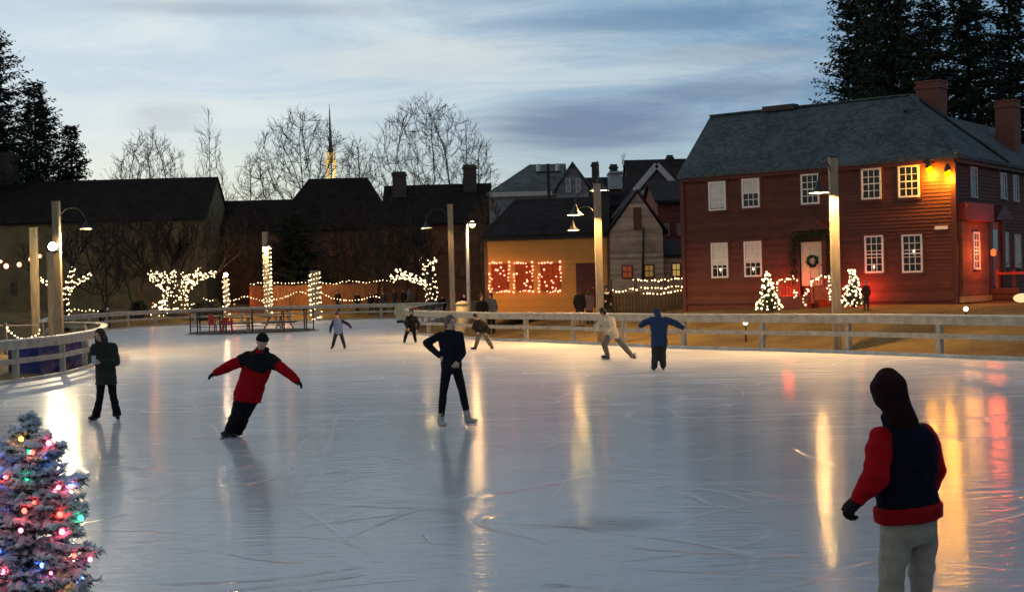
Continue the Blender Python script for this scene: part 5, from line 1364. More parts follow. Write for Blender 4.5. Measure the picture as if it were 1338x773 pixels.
# ------------------------------------------------------------------ flocked Christmas tree close to the camera
def flocked_tree():
    rnd = random.Random(91)
    Yt = 5.5; ap = at(36, 548, Yt); gz = ground_z(ap.x, Yt); b = V((ap.x, Yt, gz)); H = ap.z - gz
    t = thing('christmas_tree', 'snow-flocked blue-white Christmas tree with coloured lights in the near left corner', 'Christmas tree', b)
    m = MB(); m.tube([b - V((0, 0, .1)), b + V((0, 0, H * .6)), b + V((0, 0, H * .985))], [.05, .03, .006], 8); m.build('trunk', M_bark, t, True)
    m = MB(); m.lathe(b, Zu, [(.20, -.02), (.20, .02), (.08, .06), (.07, .16)], 16); m.build('stand', M_dark_metal, t, True)
    rad = lambda dz: (.86 * dz + .01) if dz < .17 else .156 + .075 * (1 - math.exp(-(dz - .17) / .16)) + .05 * (dz - .17)
    needles = MB(); snow = MB(); spots = []
    def twig(p, dv, ln, lev):
        n = max(3, int(ln / .022)); dd = dv.copy(); q = p; P = [p]
        for i in range(n):
            dd = (dd + V((rnd.gauss(0, .05), rnd.gauss(0, .05), rnd.gauss(.012, .05)))).normalized(); q = q + dd * (ln / n); P.append(q)
        for i in range(len(P) - 1):
            k = 10 if lev else 6
            for j in range(k):
                s = P[i].lerp(P[i + 1], rnd.random()); o = dd.orthogonal().normalized(); o = Matrix.Rotation(rnd.uniform(0, 6.28), 3, dd) @ o
                nd = (o + dd * rnd.uniform(.5, 1.1)).normalized(); l = rnd.uniform(.018, .034); w = nd.cross(V((rnd.uniform(-1, 1), rnd.uniform(-1, 1), rnd.uniform(-1, 1)))).normalized() * .0024
                needles.add([s - w, s + w, s + nd * l], [(0, 1, 2)], 1 if (nd.z > -.35 and rnd.random() < .88) else 0)
        # flock lies along the upper side in broken lumps
        i0 = rnd.randint(0, max(0, len(P) // 3)); run = P[i0:]
        if len(run) >= 3 and rnd.random() < .93:
            base = rnd.uniform(.006, .0125) * (1.25 if lev == 0 else 1)
            rr = [base * (.35 + 1.0 * abs(mnoise.noise(V((p.x * 45, p.y * 45, p.z * 45)))) * 1.6 + .25 * rnd.random()) for p in run]; rr[0] *= .5; rr[-1] *= .45
            snow.tube([p + V((rnd.gauss(0, .002), rnd.gauss(0, .002), r * .8)) for p, r in zip(run, rr)], rr, 6)
        return P
    dz = .015
    while dz < H - .12:
        r = rad(dz); nb = 6 if dz < .08 else int(8 + 12 * min(1, r / .35))
        for k in range(nb):
            a = rnd.uniform(0, 6.28); z = b.z + H - dz + rnd.uniform(-.02, .02); ln = r * rnd.uniform(.72, 1.10)
            if math.sin(a) > .55 and dz > .3: continue          # boughs on the far side are thinned
            tilt = .5 * math.exp(-dz / .12) + .10 - .10 * min(1, dz) + rnd.gauss(0, .1)
            dv = V((math.cos(a) * math.cos(tilt), math.sin(a) * math.cos(tilt), math.sin(tilt)))
            P = twig(V((b.x, b.y, z)), dv, ln, 0)
            nn = len(P)
            for i in range(max(1, nn // 4), nn, 2 if ln < .15 else 3):
                for s in (-1, 1):
                    side = V((-math.sin(a), math.cos(a), 0)) * s
                    twig(P[i], (dv * .75 + side * .65 + V((0, 0, rnd.uniform(-.12, .2)))).normalized(), ln * (.16 + .30 * (1 - i / nn)) * rnd.uniform(.7, 1.2), 1)
            if math.sin(a) < .35 and dz > .05: spots.append((P[int(nn * rnd.uniform(.45, .95))], a))
        dz += .030 if dz < .3 else .040
    m_nd = mat('spruce_needles', (.012, .035, .034), .6, .4, 30.0); m_fr = mat('frosted_needles', (.70, .83, 1.0), .7, .1, 30.0)
    m_sn = mat('flock_snow', (.80, .91, 1.0), .85, .05, 40.0, bump=.5, bscale=160.0)
    needles.build('crown', [m_nd, m_fr], t); snow.build('snow', m_sn, t, True)
    # lights
    cols = [emit('xmas_red', (1, .03, .02), 20), emit('xmas_red', (1, .03, .02), 20), emit('xmas_pink', (1, .08, .13), 18), emit('xmas_blue', (.08, .2, 1), 13), emit('xmas_green', (.03, .8, .3), 8), emit('xmas_amber', (1, .38, .04), 13), emit('xmas_yellow', (1, .7, .15), 11)]
    rnd.shuffle(spots); bl = [(p + V((math.cos(a) * .01, math.sin(a) * .01 - .012, -.018)), cols[rnd.choice((0, 0, 1, 1, 2, 2, 2, 3, 3, 4, 5, 6))]) for p, a in spots[:130]]
    bl.sort(key=lambda q: -q[0].z)
    wire = [p for p, _ in bl]; ctr = V((b.x, b.y, 0)); path = []
    for k in range(240):
        f = k / 240; dz = .06 + f * (H - .3); a = k * .42; r = rad(dz) * .72; path.append(V((b.x + r * math.cos(a), b.y + r * math.sin(a), b.z + H - dz)))
    light_string('coloured lights on the flocked tree in the near left corner', [path], bl, cols[0], .0095, 'coloured tree lights', wire_r=.0022, indiv=99)
    top = [b + V((0, 0, H)), b + V((.012, -.005, H + .045)), b + V((.022, 0, H + .07))]
flocked_tree()

# ------------------------------------------------------------------ people
def solid(mb, name, m, parent, vox, sm=4, wr=0.0, wf=7.0, extra=None):
    me = bpy.data.meshes.new(name); off = WL[parent.name]
    me.from_pydata([v - off for v in mb.v], [], mb.f); me.update()
    o = bpy.data.objects.new(name, me); COL.objects.link(o)
    rm = o.modifiers.new('r', 'REMESH'); rm.mode = 'VOXEL'; rm.voxel_size = vox; rm.use_smooth_shade = True
    s = o.modifiers.new('s', 'SMOOTH'); s.iterations = sm; s.factor = .5
    finalize(o, None); me = o.data
    if wr:
        vs = [v.co.copy() for v in me.vertices]; ns = [v.normal.copy() for v in me.vertices]
        for v, c, n in zip(me.vertices, vs, ns):
            k = mnoise.noise(V((c.x * wf, c.y * wf, c.z * wf * 1.7))) + .5 * mnoise.noise(V((c.x * wf * 2.3 + 9, c.y * wf * 2.3, c.z * wf * 3.2)))
            v.co = c + n * (k * wr)
    if extra is not None and extra.v:      # fingers: rooted in the palm, kept separate
        import bmesh
        bm = bmesh.new(); bm.from_mesh(me); vs = [bm.verts.new(v - off) for v in extra.v]
        for f in extra.f:
            try: bm.faces.new([vs[i] for i in f])
            except ValueError: pass
        bm.to_mesh(me); bm.free()
    me.materials.clear()
    for k in (m if isinstance(m, (list, tuple)) else [m]): me.materials.append(k)
    me.polygons.foreach_set('use_smooth', [True] * len(me.polygons)); me.update()
    o.parent = parent; WL[o.name] = off.copy()
    return o
def ering(c, ax, side, a, b, n=16):
    side = (side - ax * side.dot(ax)).normalized(); f = ax.cross(side)
    return [c + side * (a * math.cos(2 * math.pi * i / n)) + f * (b * math.sin(2 * math.pi * i / n)) for i in range(n)]
def limb(mb, a, b, ra, rb, bulge=0.0, n=10):
    P = []; Rr = []
    for i in range(6):
        s = i / 5; P.append(a.lerp(b, s)); Rr.append(ra + (rb - ra) * s + bulge * math.sin(math.pi * min(1, s * 1.4)) * (1 if s < .72 else .4))
    mb.tube(P, Rr, n); mb.ball(a, ra, 10, 7); mb.ball(b, rb, 10, 7)
def hand(core, fing, w, dirv, palm_n, k, curl, infl=0.0, thumb_side=1):
    """palm in the core mesh; four unequal two-joint fingers and a thumb from the side of the palm"""
    dirv = dirv.normalized(); palm_n = (palm_n - dirv * palm_n.dot(dirv)).normalized(); acr = dirv.cross(palm_n)
    pc = w + dirv * .045 * k
    core.ell(pc, (acr, palm_n, dirv), ((.040 + infl) * k, (.018 + infl) * k, (.056 + infl) * k), 10, 7)
    for i, (off, l) in enumerate(((-.030, .068), (-.010, .078), (.010, .073), (.029, .058))):
        p0 = w + dirv * .075 * k + acr * (off * k); c = curl * (1 + .12 * i)
        d1 = (dirv * math.cos(c) + palm_n * math.sin(c)); d2 = (dirv * math.cos(c * 2.1) + palm_n * math.sin(c * 2.1))
        p1 = p0 + d1 * l * .52 * k; p2 = p1 + d2 * l * .5 * k
        fing.tube([p0 - dirv * .02 * k, p0, p1, p2, p2 + d2 * .006 * k], [(.0098 + infl * .45) * k, (.0098 + infl * .45) * k, (.0088 + infl * .45) * k, (.0078 + infl * .45) * k, .003 * k], 8)
    p0 = w + dirv * .030 * k - acr * (.034 * thumb_side * k); d1 = (dirv * .75 - acr * (.6 * thumb_side) + palm_n * .35).normalized(); d2 = (dirv * .95 - acr * .15 * thumb_side + palm_n * .4).normalized()
    p1 = p0 + d1 * .038 * k; p2 = p1 + d2 * .032 * k
    fing.tube([p0 - d1 * .015 * k, p0, p1, p2, p2 + d2 * .005 * k], [(.0125 + infl * .45) * k, (.0125 + infl * .45) * k, (.0105 + infl * .45) * k, (.009 + infl * .45) * k, .003 * k], 8)

def person(label, Y, pj, face, k=1.0, vox=.018, jacket=None, trousers=None, shoe='b', hat=None, hair='short', gloves=None, ji=.025, hem=.05, hem_flare=.0, ti=.015, flare=0.0, sleeve=None,
           vest=None, hem_m=None, hood=None, wr=.006, curl=.5, collar=0.0, cut=None, group=None, ground=None, feet=None, skates=True, coat=False, torso_w=1.0, jm_extra=None, head_tilt=None, joints=None, hairm=None, skin=None, hs=1.1):
    """pj: joint -> (pixel x, pixel y, depth offset in metres)"""
    J = joints or {n: at(q[0], q[1], Y + (q[2] if len(q) > 2 else 0)) for n, q in pj.items()}
    face = V(face).normalized()
    fl_, fr = J['al'], J['ar']
    gz = ground if ground is not None else 0.0
    base = V(((fl_.x + fr.x) / 2, (fl_.y + fr.y) / 2, gz))
    t = thing('person', label, 'person', base, group)
    skin = skin or M_skin
    hm, sm = (J['hl'] + J['hr']) / 2, (J['sl'] + J['sr']) / 2
    hside, sside = (J['hr'] - J['hl']).normalized(), (J['sr'] - J['sl']).normalized()
    hq = min(.088 * k, (J['hr'] - J['hl']).length / 2); J['hl'], J['hr'] = hm - hside * hq, hm + hside * hq
    sq = min(.168 * k, (J['sr'] - J['sl']).length / 2); J['sl'], J['sr'] = sm - sside * sq - (sm - hm).normalized() * .02 * k, sm + sside * sq - (sm - hm).normalized() * .02 * k
    spine = (sm - hm); ax = spine.normalized()
    head = J['head']; nb = sm + ax * .02 * k; hup = head_tilt.normalized() if head_tilt else (head - sm + V((0, 0, .15))).normalized()
    ff = (face - hup * face.dot(hup)).normalized(); hs_ = hup.cross(ff)
    ff_t = face - ax * face.dot(ax); ff_t.normalize()
    hw = max(.10, (J['hr'] - J['hl']).length / 2) ; sw = max(.12, (J['sr'] - J['sl']).length / 2)
    def torso(mb, inf, lo=0.0, hi=True, fl2=0.0, cut=None):
        secs = [(-.10, .155, .105), (0.0, .165, .115), (.22, .155, .108), (.42, .148, .104), (.65, .168, .118), (.85, .172, .112), (.97, .160, .092), (1.03, .120, .078), (1.09, .075, .066)]
        rings = []
        if cut is not None:
            secs = [(cut, .158, .112), (cut + .03, .170, .124)] + [q for q in secs if q[0] > cut + .08]; lo = 0
        if lo > 0:
            for j in range(3, 0, -1):
                f = j / 3; rings.append(ering(hm - V((0, 0, 1)) * (.09 * k + lo * f) - (ax - V((0, 0, 1))) * .03, (ax * .4 + V((0, 0, .6))).normalized(), hside, (.165 * torso_w + inf + fl2 * f) * k, (.118 + inf + fl2 * f + (.030 if fl2 else 0)) * k))
        for f, a, b in secs:
            sd = hside.lerp(sside, max(0, min(1, f)));  w = a * torso_w
            if f > .6: w = w * .55 + (sw / k) * .48
            rings.append(ering(hm + spine * f, ax, sd, (w + inf) * k, (b + inf) * k))
        mb.loft(rings)
    # ---- body: one continuous skin surface
    core = MB(); fing = MB()
    torso(core, 0)
    core.tube([nb - ax * .03, (nb + head) / 2 - ff * .01, head - hup * .05 * k], [.062 * k, .056 * k, .056 * k], 10)
    core.ell(head + hup * .015 * k - ff * .008 * k, (hs_, ff, hup), (.073 * k * hs, .090 * k * hs, .098 * k * hs), 14, 10)
    core.ell(head - hup * .055 * k + ff * .022 * k, (hs_, ff, hup), (.058 * k, .066 * k, .062 * k), 12, 8)
    fine = vox <= .014
    nose = MB(); nose.loft([ering(head + hup * .02 * k + ff * .080 * k, (ff * .5 - hup).normalized(), hs_, .008 * k, .010 * k, 8), ering(head - hup * .012 * k + ff * .094 * k, (ff * .5 - hup).normalized(), hs_, .012 * k, .014 * k, 8), ering(head - hup * .028 * k + ff * .100 * k, (ff * .2 - hup).normalized(), hs_, .017 * k, .016 * k, 8), ering(head - hup * .036 * k + ff * .086 * k, -hup, hs_, .012 * k, .010 * k, 8)])
    fing.v += nose.v; fing.f += nose.f; fing.m += nose.m
    for s in (-1, 1):
        e = MB(); e.ell(head - hup * .005 * k + hs_ * (s * .076 * k) - ff * .008 * k, (hs_, ff, hup), (.010 * k, .020 * k, .032 * k), 8, 6); o = len(fing.v); fing.v += e.v; fing.f += [[i + o for i in f] for f in e.f]; fing.m += e.m
    for s in 'lr':
        limb(core, J['s' + s], J['e' + s], .052 * k, .042 * k); limb(core, J['e' + s], J['w' + s], .042 * k, .029 * k, .004)
        limb(core, J['h' + s], J['k' + s], .080 * k, .052 * k); limb(core, J['k' + s], J['a' + s], .050 * k, .034 * k, .008 * k)
        dv = (J['w' + s] - J['e' + s]).normalized(); inward = (hm - J['w' + s]); pn = inward - dv * inward.dot(dv)
        if pn.length < .02: pn = ff_t
        ts = 1 if dv.cross(pn.normalized()).dot(ff_t) < 0 else -1
        hand(core, fing, J['w' + s], dv, pn, k, curl, 0, ts)
        td = feet[s] if feet else face
        td = V(td).normalized(); an = J['a' + s]
        core.tube([an, an + td * .03 * k - V((0, 0, .045 * k)), an + td * .11 * k - V((0, 0, .055 * k))], [.034 * k, .030 * k, .016 * k], 8)
    body = solid(core, 'body', skin, t, vox, 3, extra=fing)
    # eyes, brows, mouth
    e = MB(); br = MB()
    for s in (-1, 1):
        c = head + hup * .012 * k + hs_ * (s * .031 * k) + ff * .080 * k; e.ell(c, (hs_, ff, hup), (.013 * k, .008 * k, .008 * k), 8, 6)
        br.box(c + hup * .020 * k + ff * .004 * k, (.030 * k, .008 * k, .006 * k), (hs_, ff, hup))
    eo = e.build('eyes', mat('eye_dark', (.03, .025, .022), .2, .1), body, True); eo.parent = t
    bo = br.build('eyebrows', M_brownhair, body); bo.parent = t
    mo = MB(); mo.box(head - hup * .060 * k + ff * .084 * k, (.044 * k, .008 * k, .010 * k), (hs_, ff, hup)); mq = mo.build('mouth', mat('lips', (.30, .10, .085), .5, .1), body); mq.parent = t
    # ---- trousers
    c = MB(); cs = [(-.16, .12, .10), (-.06, .170, .122), (.10, .162, .118), (.26, .152, .11)]
    c.loft([ering(hm + ax * f * .6, ax, hside, (a * torso_w + ti) * k, (b + ti) * k) for f, a, b in cs])
    for s in 'lr':
        limb(c, J['h' + s], J['k' + s], (.088 + ti) * k, (.062 + ti) * k)
        kn, an = J['k' + s], J['a' + s]; an = an + (an - kn).normalized() * .03 * k; P = [kn.lerp(an, q) for q in (0, .25, .5, .75, 1.0)]
        r2 = [(.060 + ti), (.062 + ti + flare * .1), (.055 + ti + flare * .35), (.048 + ti + flare * .7), (.046 + ti + flare)]
        c.tube(P, [q * k for q in r2], 12)
    solid(c, 'trousers', trousers or M_black, t, vox, 4, wr)
    # ---- jacket (torso + sleeves)
    c = MB(); torso(c, ji, hem, True, hem_flare, cut)
    c.tube([nb - ax * .04 * k, nb + (head - nb) * (.40 + collar)], [(.090 + ji * .5) * k, (.070 + ji * .3) * k], 12)
    sl = MB() if vest or sleeve else c
    for s in 'lr':
        limb(sl, J['s' + s], J['e' + s], (.054 + ji * .7) * k, (.048 + ji * .7) * k); limb(sl, J['e' + s], J['w' + s], (.048 + ji * .7) * k, (.034 + ji * .5) * k, .004)
    if sleeve or vest: solid(sl, 'sleeves', sleeve or jacket, t, vox, 4, wr)
    jk = solid(c, 'jacket', vest or jacket or M_black, t, vox, 4, wr)
    if hem_m:
        c = MB(); f0 = cut or 0.0; c.loft([ering(hm + spine * f, ax, hside, (.162 * torso_w + ji + q) * k, (.116 + ji + q) * k) for f, q in ((f0 - .035, -.006), (f0 - .02, .006), (f0 + .08, .010), (f0 + .13, .012), (f0 + .145, .0))])
        solid(c, 'jacket_hem', hem_m, t, vox, 3, wr * .6)
    if jm_extra: jm_extra(t, J, k, ax, ff_t, sside, hm, sm, vox)
    # ---- gloves
    if gloves:
        for s in 'lr':
            c = MB(); fi = MB(); dv = (J['w' + s] - J['e' + s]).normalized(); inward = (hm - J['w' + s]); pn = inward - dv * inward.dot(dv)
            if pn.length < .02: pn = ff_t
            ts = 1 if dv.cross(pn.normalized()).dot(ff_t) < 0 else -1
            hand(c, fi, J['w' + s], dv, pn, k, curl, .007, ts); c.tube([J['w' + s] - dv * .05 * k, J['w' + s] + dv * .02 * k], [.042 * k, .040 * k], 10)
            solid(c, 'glove', gloves, t, min(vox, .012), 2, extra=fi)
    # ---- hair / hat / hood
    H_ = hairm or M_brownhair
    if hat:
        c = MB(); hc = head + hup * .056 * k - ff * .010 * k
        for z0, z1, e_ in ((-.035, .012, .014),):
            c.loft([[hc + hup * (z * k) + hs_ * ((.078 + q) * k * hs * math.cos(a)) + ff * ((.096 + q) * k * hs * math.sin(a)) for a in [2 * math.pi * i / 18 for i in range(18)]] for z, q in ((z0, .006), (z0 + .012, e_), (z1, e_), (z1 + .01, .008))])
        c.ell(hc + hup * .004 * k, (hs_, ff, hup), (.084 * k * hs, .102 * k * hs, .084 * k * hs), 16, 10)
        solid(c, 'knit_hat', hat, t, min(vox, .016), 2, wr * .4)
    if hood:
        c = MB(); q_ = k * hs / 1.06; c.ell(head + hup * .016 * k - ff * .016 * k, (hs_, ff, hup), (.096 * q_, .106 * q_, .116 * q_), 16, 10)
        c.tube([head - hup * .04 * k - ff * .045 * k, nb - ff_t * .02 * k], [.082 * k, .084 * k], 12); solid(c, 'hood', hood, t, vox, 3, wr)
    if hair and not hood:
        c = MB()
        if hair != 'under': c.ell(head + hup * .030 * k - ff * .018 * k, (hs_, ff, hup), (.086 * k * hs, .090 * k * hs, .098 * k * hs), 14, 10); c.ell(head - hup * .02 * k - ff * .045 * k, (hs_, ff, hup), (.080 * k * hs, .070 * k * hs, .080 * k * hs), 12, 8)
        if hair in ('long', 'under_long'):
            for s in (-1, 1): c.tube([head + hup * .05 * k + hs_ * (s * .055 * k), head - hup * .05 * k + hs_ * (s * .080 * k) + ff * .01 * k, head - hup * .16 * k + hs_ * (s * .085 * k) + ff * .03 * k, head - hup * .24 * k + hs_ * (s * .07 * k) + ff * .05 * k], [.035 * k, .042 * k, .040 * k, .015 * k], 10)
            c.tube([head - ff * .05 * k, head - hup * .12 * k - ff * .07 * k, head - hup * .24 * k - ff * .085 * k], [.075 * k, .085 * k, .04 * k], 12)
        if hair == 'bun': c.ball(head - ff * .115 * k + hup * .03 * k, .042 * k)
        if hair == 'neck': c.tube([head - ff * .045 * k, head - hup * .10 * k - ff * .055 * k, head - hup * .17 * k - ff * .045 * k], [.072 * k, .074 * k, .045 * k], 12)
        if c.v: solid(c, 'hair', H_, t, min(vox, .016), 2, .003, 30)
    # ---- footwear
    for s in 'lr':
        td = V(feet[s] if feet else face).normalized(); an = J['a' + s]; up = V((0, 0, 1)); shin = (J['k' + s] - an).normalized()
        upn = (shin - td * shin.dot(td)).normalized(); sd = td.cross(upn)
        c = MB(); c.tube([an + shin * .14 * k, an + shin * .02 * k, an - upn * .035 * k], [.054 * k, .058 * k, .052 * k], 10)
        c.loft([ering(an - upn * .040 * k + td * (x * k), td, sd, a * k, b * k, 10) for x, a, b in ((-.058, .022, .024), (-.038, .042, .044), (.03, .047, .047), (.10, .050, .040), (.16, .044, .030), (.20, .022, .016))])
        bt = solid(c, 'skate' if skates else 'shoe', M_skate_w if shoe == 'w' else M_skate_b, t, min(vox, .014), 2)
        c = MB(); ax3 = (td, sd, upn)
        if skates:
            c.box(an - upn * .088 * k + td * .06 * k, (.24 * k, .05 * k, .016 * k), ax3); 
            for x in (-.02, .13): c.box(an - upn * .105 * k + td * (x * k), (.03 * k, .018 * k, .03 * k), ax3)
            c.box(an - upn * .125 * k + td * .06 * k, (.28 * k, .006, .024 * k), ax3)
            q = c.build('blade', M_steel, t); q.parent = bt
        else:
            c.box(an - upn * .082 * k + td * .06 * k, (.27 * k, .085 * k, .02 * k), ax3); q = c.build('sole', M_black, t); q.parent = bt
    return t

m_navy = mat('navy_wool', (.007, .007, .018), .9, .3, 14.0, spec=.06, bump=.25, bscale=120)
m_red = mat('red_fabric', (.34, .005, .010), .85, .2, 9.0, spec=.08, bump=.2, bscale=90)
m_dred = mat('dark_red_hem', (.27, .005, .009), .85, .25, 30.0, spec=.08)
m_grey = mat('grey_trousers', (.30, .27, .225), .85, .2, 9.0, spec=.1, bump=.25, bscale=90)
m_maroon = mat('maroon_knit', (.022, .008, .009), .9, .35, 40.0, spec=.08, bump=.4, bscale=150)
m_charcoal = mat('charcoal_fabric', (.022, .022, .025), .85, .3, 12.0)
m_green = mat('dark_green_coat', (.020, .026, .020), .85, .35, 9.0)
m_blue = mat('blue_anorak', (.020, .040, .105), .8, .25, 9.0)
m_cream = mat('cream_shirt', (.58, .52, .36), .8, .12, 9.0)
m_lblue = mat('pale_blue_vest', (.22, .26, .42), .75, .2, 9.0)
m_grey2 = mat('grey_brown_cloth', (.17, .145, .11), .85, .25, 9.0)
m_mid = mat('slate_jacket', (.10, .11, .12), .85, .25, 9.0)
m_plum = mat('plum_jacket', (.10, .07, .10), .85, .25, 9.0)
m_white_c = mat('white_scarf', (.7, .68, .62), .85, .1)

# foreground skater, seen from behind
person('large foreground skater seen from behind in navy vest, red sleeves, grey trousers', 7.55,
       {'head': (1160, 512, -.02), 'sl': (1151, 570, -.09), 'sr': (1207, 565, .09), 'el': (1145, 624, -.18), 'er': (1220, 612, .16), 'wl': (1121, 652, -.20), 'wr': (1204, 652, .34),
        'hl': (1170, 688, -.05), 'hr': (1206, 686, .05), 'kl': (1161, 778, -.10), 'kr': (1203, 768, .06), 'al': (1154, 868, -.10), 'ar': (1214, 866, .12)},
       (-.36, .93, -.10), k=1.0, vox=.011, vest=m_navy, sleeve=m_red, hem_m=m_dred, cut=.10, trousers=m_grey, hood=m_maroon, gloves=M_black, ji=.034, ti=.006, flare=.020, wr=.016, curl=.75, shoe='b', torso_w=1.05, hs=1.06, collar=.1,
       feet={'l': (-.8, .45, 0), 'r': (-.7, .6, 0)})
# woman in black, hand on hip
person('woman skater in black top and leggings, hand on hip, looking right', 21.7,
       {'head': (588.5, 422, -.02), 'sl': (574.5, 436.5, -.02), 'sr': (600.5, 436.5, .02), 'el': (557, 448, .10), 'er': (604.5, 461, .06), 'wl': (574, 464.5, -.04), 'wr': (598, 472, -.12),
        'hl': (584, 478, 0), 'hr': (595.5, 477.5, 0), 'kl': (579, 514, -.04), 'kr': (604, 510, -.06), 'al': (576, 549.5, .02), 'ar': (611, 545, .0)},
       (.62, -.75, .05), k=1.0, vox=.014, jacket=mat('black_sweater', (.011, .011, .02), .85, .3, 14.0, spec=.12), trousers=M_black, hair='bun', hairm=mat('fair_brown_hair', (.16, .09, .05), .6, .3, 30.0), ji=.020, hem=.02, ti=.004, flare=.0, wr=.005, shoe='w', curl=.6, torso_w=.92,
       feet={'l': (.45, -.9, 0), 'r': (.8, -.6, 0)})
# man in red, arms spread, leaning
def yoke(t, J, k, ax, f, s, hm, sm, vox):
    c = MB(); c.loft([ering(sm + ax * z, ax, s, a, b) for z, a, b in ((-.20, .20, .195), (-.10, .225, .195), (-.02, .215, .172), (.04, .175, .15), (.09, .125, .125), (.15, .10, .105), (.19, .092, .098))])
    for q in 'lr': limb(c, J['s' + q], J['s' + q].lerp(J['e' + q], .35), .115, .112)
    solid(c, 'yoke', M_black, t, vox, 4, .006)
person('skater in red and black jacket leaning with both arms spread wide', 21.2,
       {'head': (342.5, 447, -.10), 'sl': (325, 466, -.02), 'sr': (354, 469, .02), 'el': (301, 477.5, -.12), 'er': (372, 483, -.12), 'wl': (282, 486.5, -.2), 'wr': (388, 497, -.2),
        'hl': (316, 515, 0), 'hr': (332, 516, .02), 'kl': (309, 541, -.06), 'kr': (319, 543, .06), 'al': (300, 562, .0), 'ar': (311, 562.5, .18)},
       (.15, -.98, -.05), k=1.0, vox=.014, jacket=m_red, trousers=M_black, hat=M_black, hair='under', gloves=M_black, collar=.15, ji=.055, hem=.02, ti=.03, flare=.012, wr=.011, curl=.35, torso_w=1.05, head_tilt=V((.12, 0, 1)),
       feet={'l': (-.35, -.9, 0), 'r': (-.3, -.95, 0)},
       jm_extra=yoke)
# woman at left, looking at her hands
def phone(t, J, k, ax, f, s, hm, sm, vox): pass
person('young woman with long brown hair in dark coat and flared trousers, head bowed', 24.6,
       {'head': (130.5, 438, -.16), 'sl': (123.5, 452, -.10), 'sr': (148, 451, .02), 'el': (119, 470, -.16), 'er': (152.5, 473, -.06), 'wl': (124, 471, -.38), 'wr': (131, 471.5, -.36),
        'hl': (131.5, 493, 0), 'hr': (145.5, 493, 0), 'kl': (130.5, 520, -.05), 'kr': (148.5, 520, -.05), 'al': (125.5, 542, .0), 'ar': (153, 541, .0)},
       (-.42, -.8, -.5), k=.97, vox=.015, jacket=m_green, trousers=M_black, hair='long', ji=.034, hem=.04, hem_flare=.015, ti=.006, flare=.035, wr=.008, curl=.9, feet={'l': (-.35, -.9, 0), 'r': (.3, -.95, 0)})
ph = at(122.5, 470, 24.12)
m = MB(); m.box(ph, (.075, .012, .15), (V((.96, .28, 0)).normalized(), V((-.28, .96, 0)).normalized(), Zu)); tag(m.build('phone', mat('pale_phone', (.5, .5, .5), .4, .1), None, loc=ph), 'small pale phone held by the young woman in the dark coat', 'phone')
# child in pale blue vest
person('child skater in pale blue vest and dark sleeves, arms out, near the far rail', 51.6,
       {'head': (440.5, 411.5, -.05), 'sl': (435.5, 419, 0), 'sr': (446.5, 418.5, 0), 'el': (432.5, 427, -.05), 'er': (454, 422.5, -.05), 'wl': (431.5, 433.5, -.1), 'wr': (459, 428, -.1),
        'hl': (439, 433, 0), 'hr': (445.5, 433, 0), 'kl': (437, 443, -.05), 'kr': (447.5, 443, -.05), 'al': (434.5, 452.5, 0), 'ar': (450.5, 452.5, 0)},
       (-.2, -.95, 0), k=.84, vox=.02, vest=m_lblue, sleeve=mat('navy_sleeve', (.02, .025, .06), .8), trousers=m_charcoal, hat=mat('red_hat', (.12, .02, .02), .85), hair='under', ji=.04, hem=.02, ti=.02, wr=.006)
person('dark hooded skater bending forward in front of the round cream spool', 56,
       {'head': (537.5, 406.5, -.22), 'sl': (531.5, 414.5, -.1), 'sr': (543.5, 414.5, -.1), 'el': (530, 422, -.15), 'er': (547, 422.5, -.1), 'wl': (532.5, 428.5, -.25), 'wr': (545.5, 430, -.15),
        'hl': (534, 428.5, .05), 'hr': (541, 428.5, .05), 'kl': (530.5, 437, -.1), 'kr': (541.5, 437, -.1), 'al': (528.5, 445, .05), 'ar': (543, 445, .05)},
       (0, -.95, -.25), k=.9, vox=.02, jacket=M_black, trousers=M_black, hood=m_charcoal, ji=.045, hem=.04, ti=.02, wr=.006)
person('skater in dark jacket and grey trousers pushing off beside the woman in black', 48.5,
       {'head': (621, 413.5, -.15), 'sl': (620.5, 420, -.1), 'sr': (633, 420.5, .05), 'el': (619, 428, -.1), 'er': (637, 428, .0), 'wl': (623, 433, -.18), 'wr': (636, 434, -.1),
        'hl': (625, 433.5, 0), 'hr': (634, 433.5, .05), 'kl': (624, 444, -.1), 'kr': (637.5, 444, .1), 'al': (621.5, 453, 0), 'ar': (642.5, 452.5, .15)},
       (-.75, -.5, -.1), k=.92, vox=.02, jacket=mat('brown_black_jacket', (.022, .015, .012), .85), trousers=m_grey2, hair='short', ji=.045, hem=.0, ti=.028, wr=.006, feet={'l': (-1, -.1, 0), 'r': (-.3, -.6, -.4)})
person('skater in cream shirt striding left with one leg stretched behind', 40,
       {'head': (787, 407.5, -.1), 'sl': (787.5, 417, -.12), 'sr': (801, 417, .1), 'el': (780, 425, -.15), 'er': (802, 429, -.05), 'wl': (777.5, 431.5, -.25), 'wr': (793, 433, -.25),
        'hl': (795.5, 437, -.06), 'hr': (805, 437.5, .06), 'kl': (789.5, 450, -.15), 'kr': (815, 452, .1), 'al': (794, 463.8, 0), 'ar': (826, 465, .2)},
       (-.92, .15, -.12), k=1.0, vox=.018, jacket=m_cream, trousers=m_grey2, hair='short', ji=.045, hem=.03, ti=.022, wr=.008, feet={'l': (-1, .05, 0), 'r': (.35, .15, -.9)})
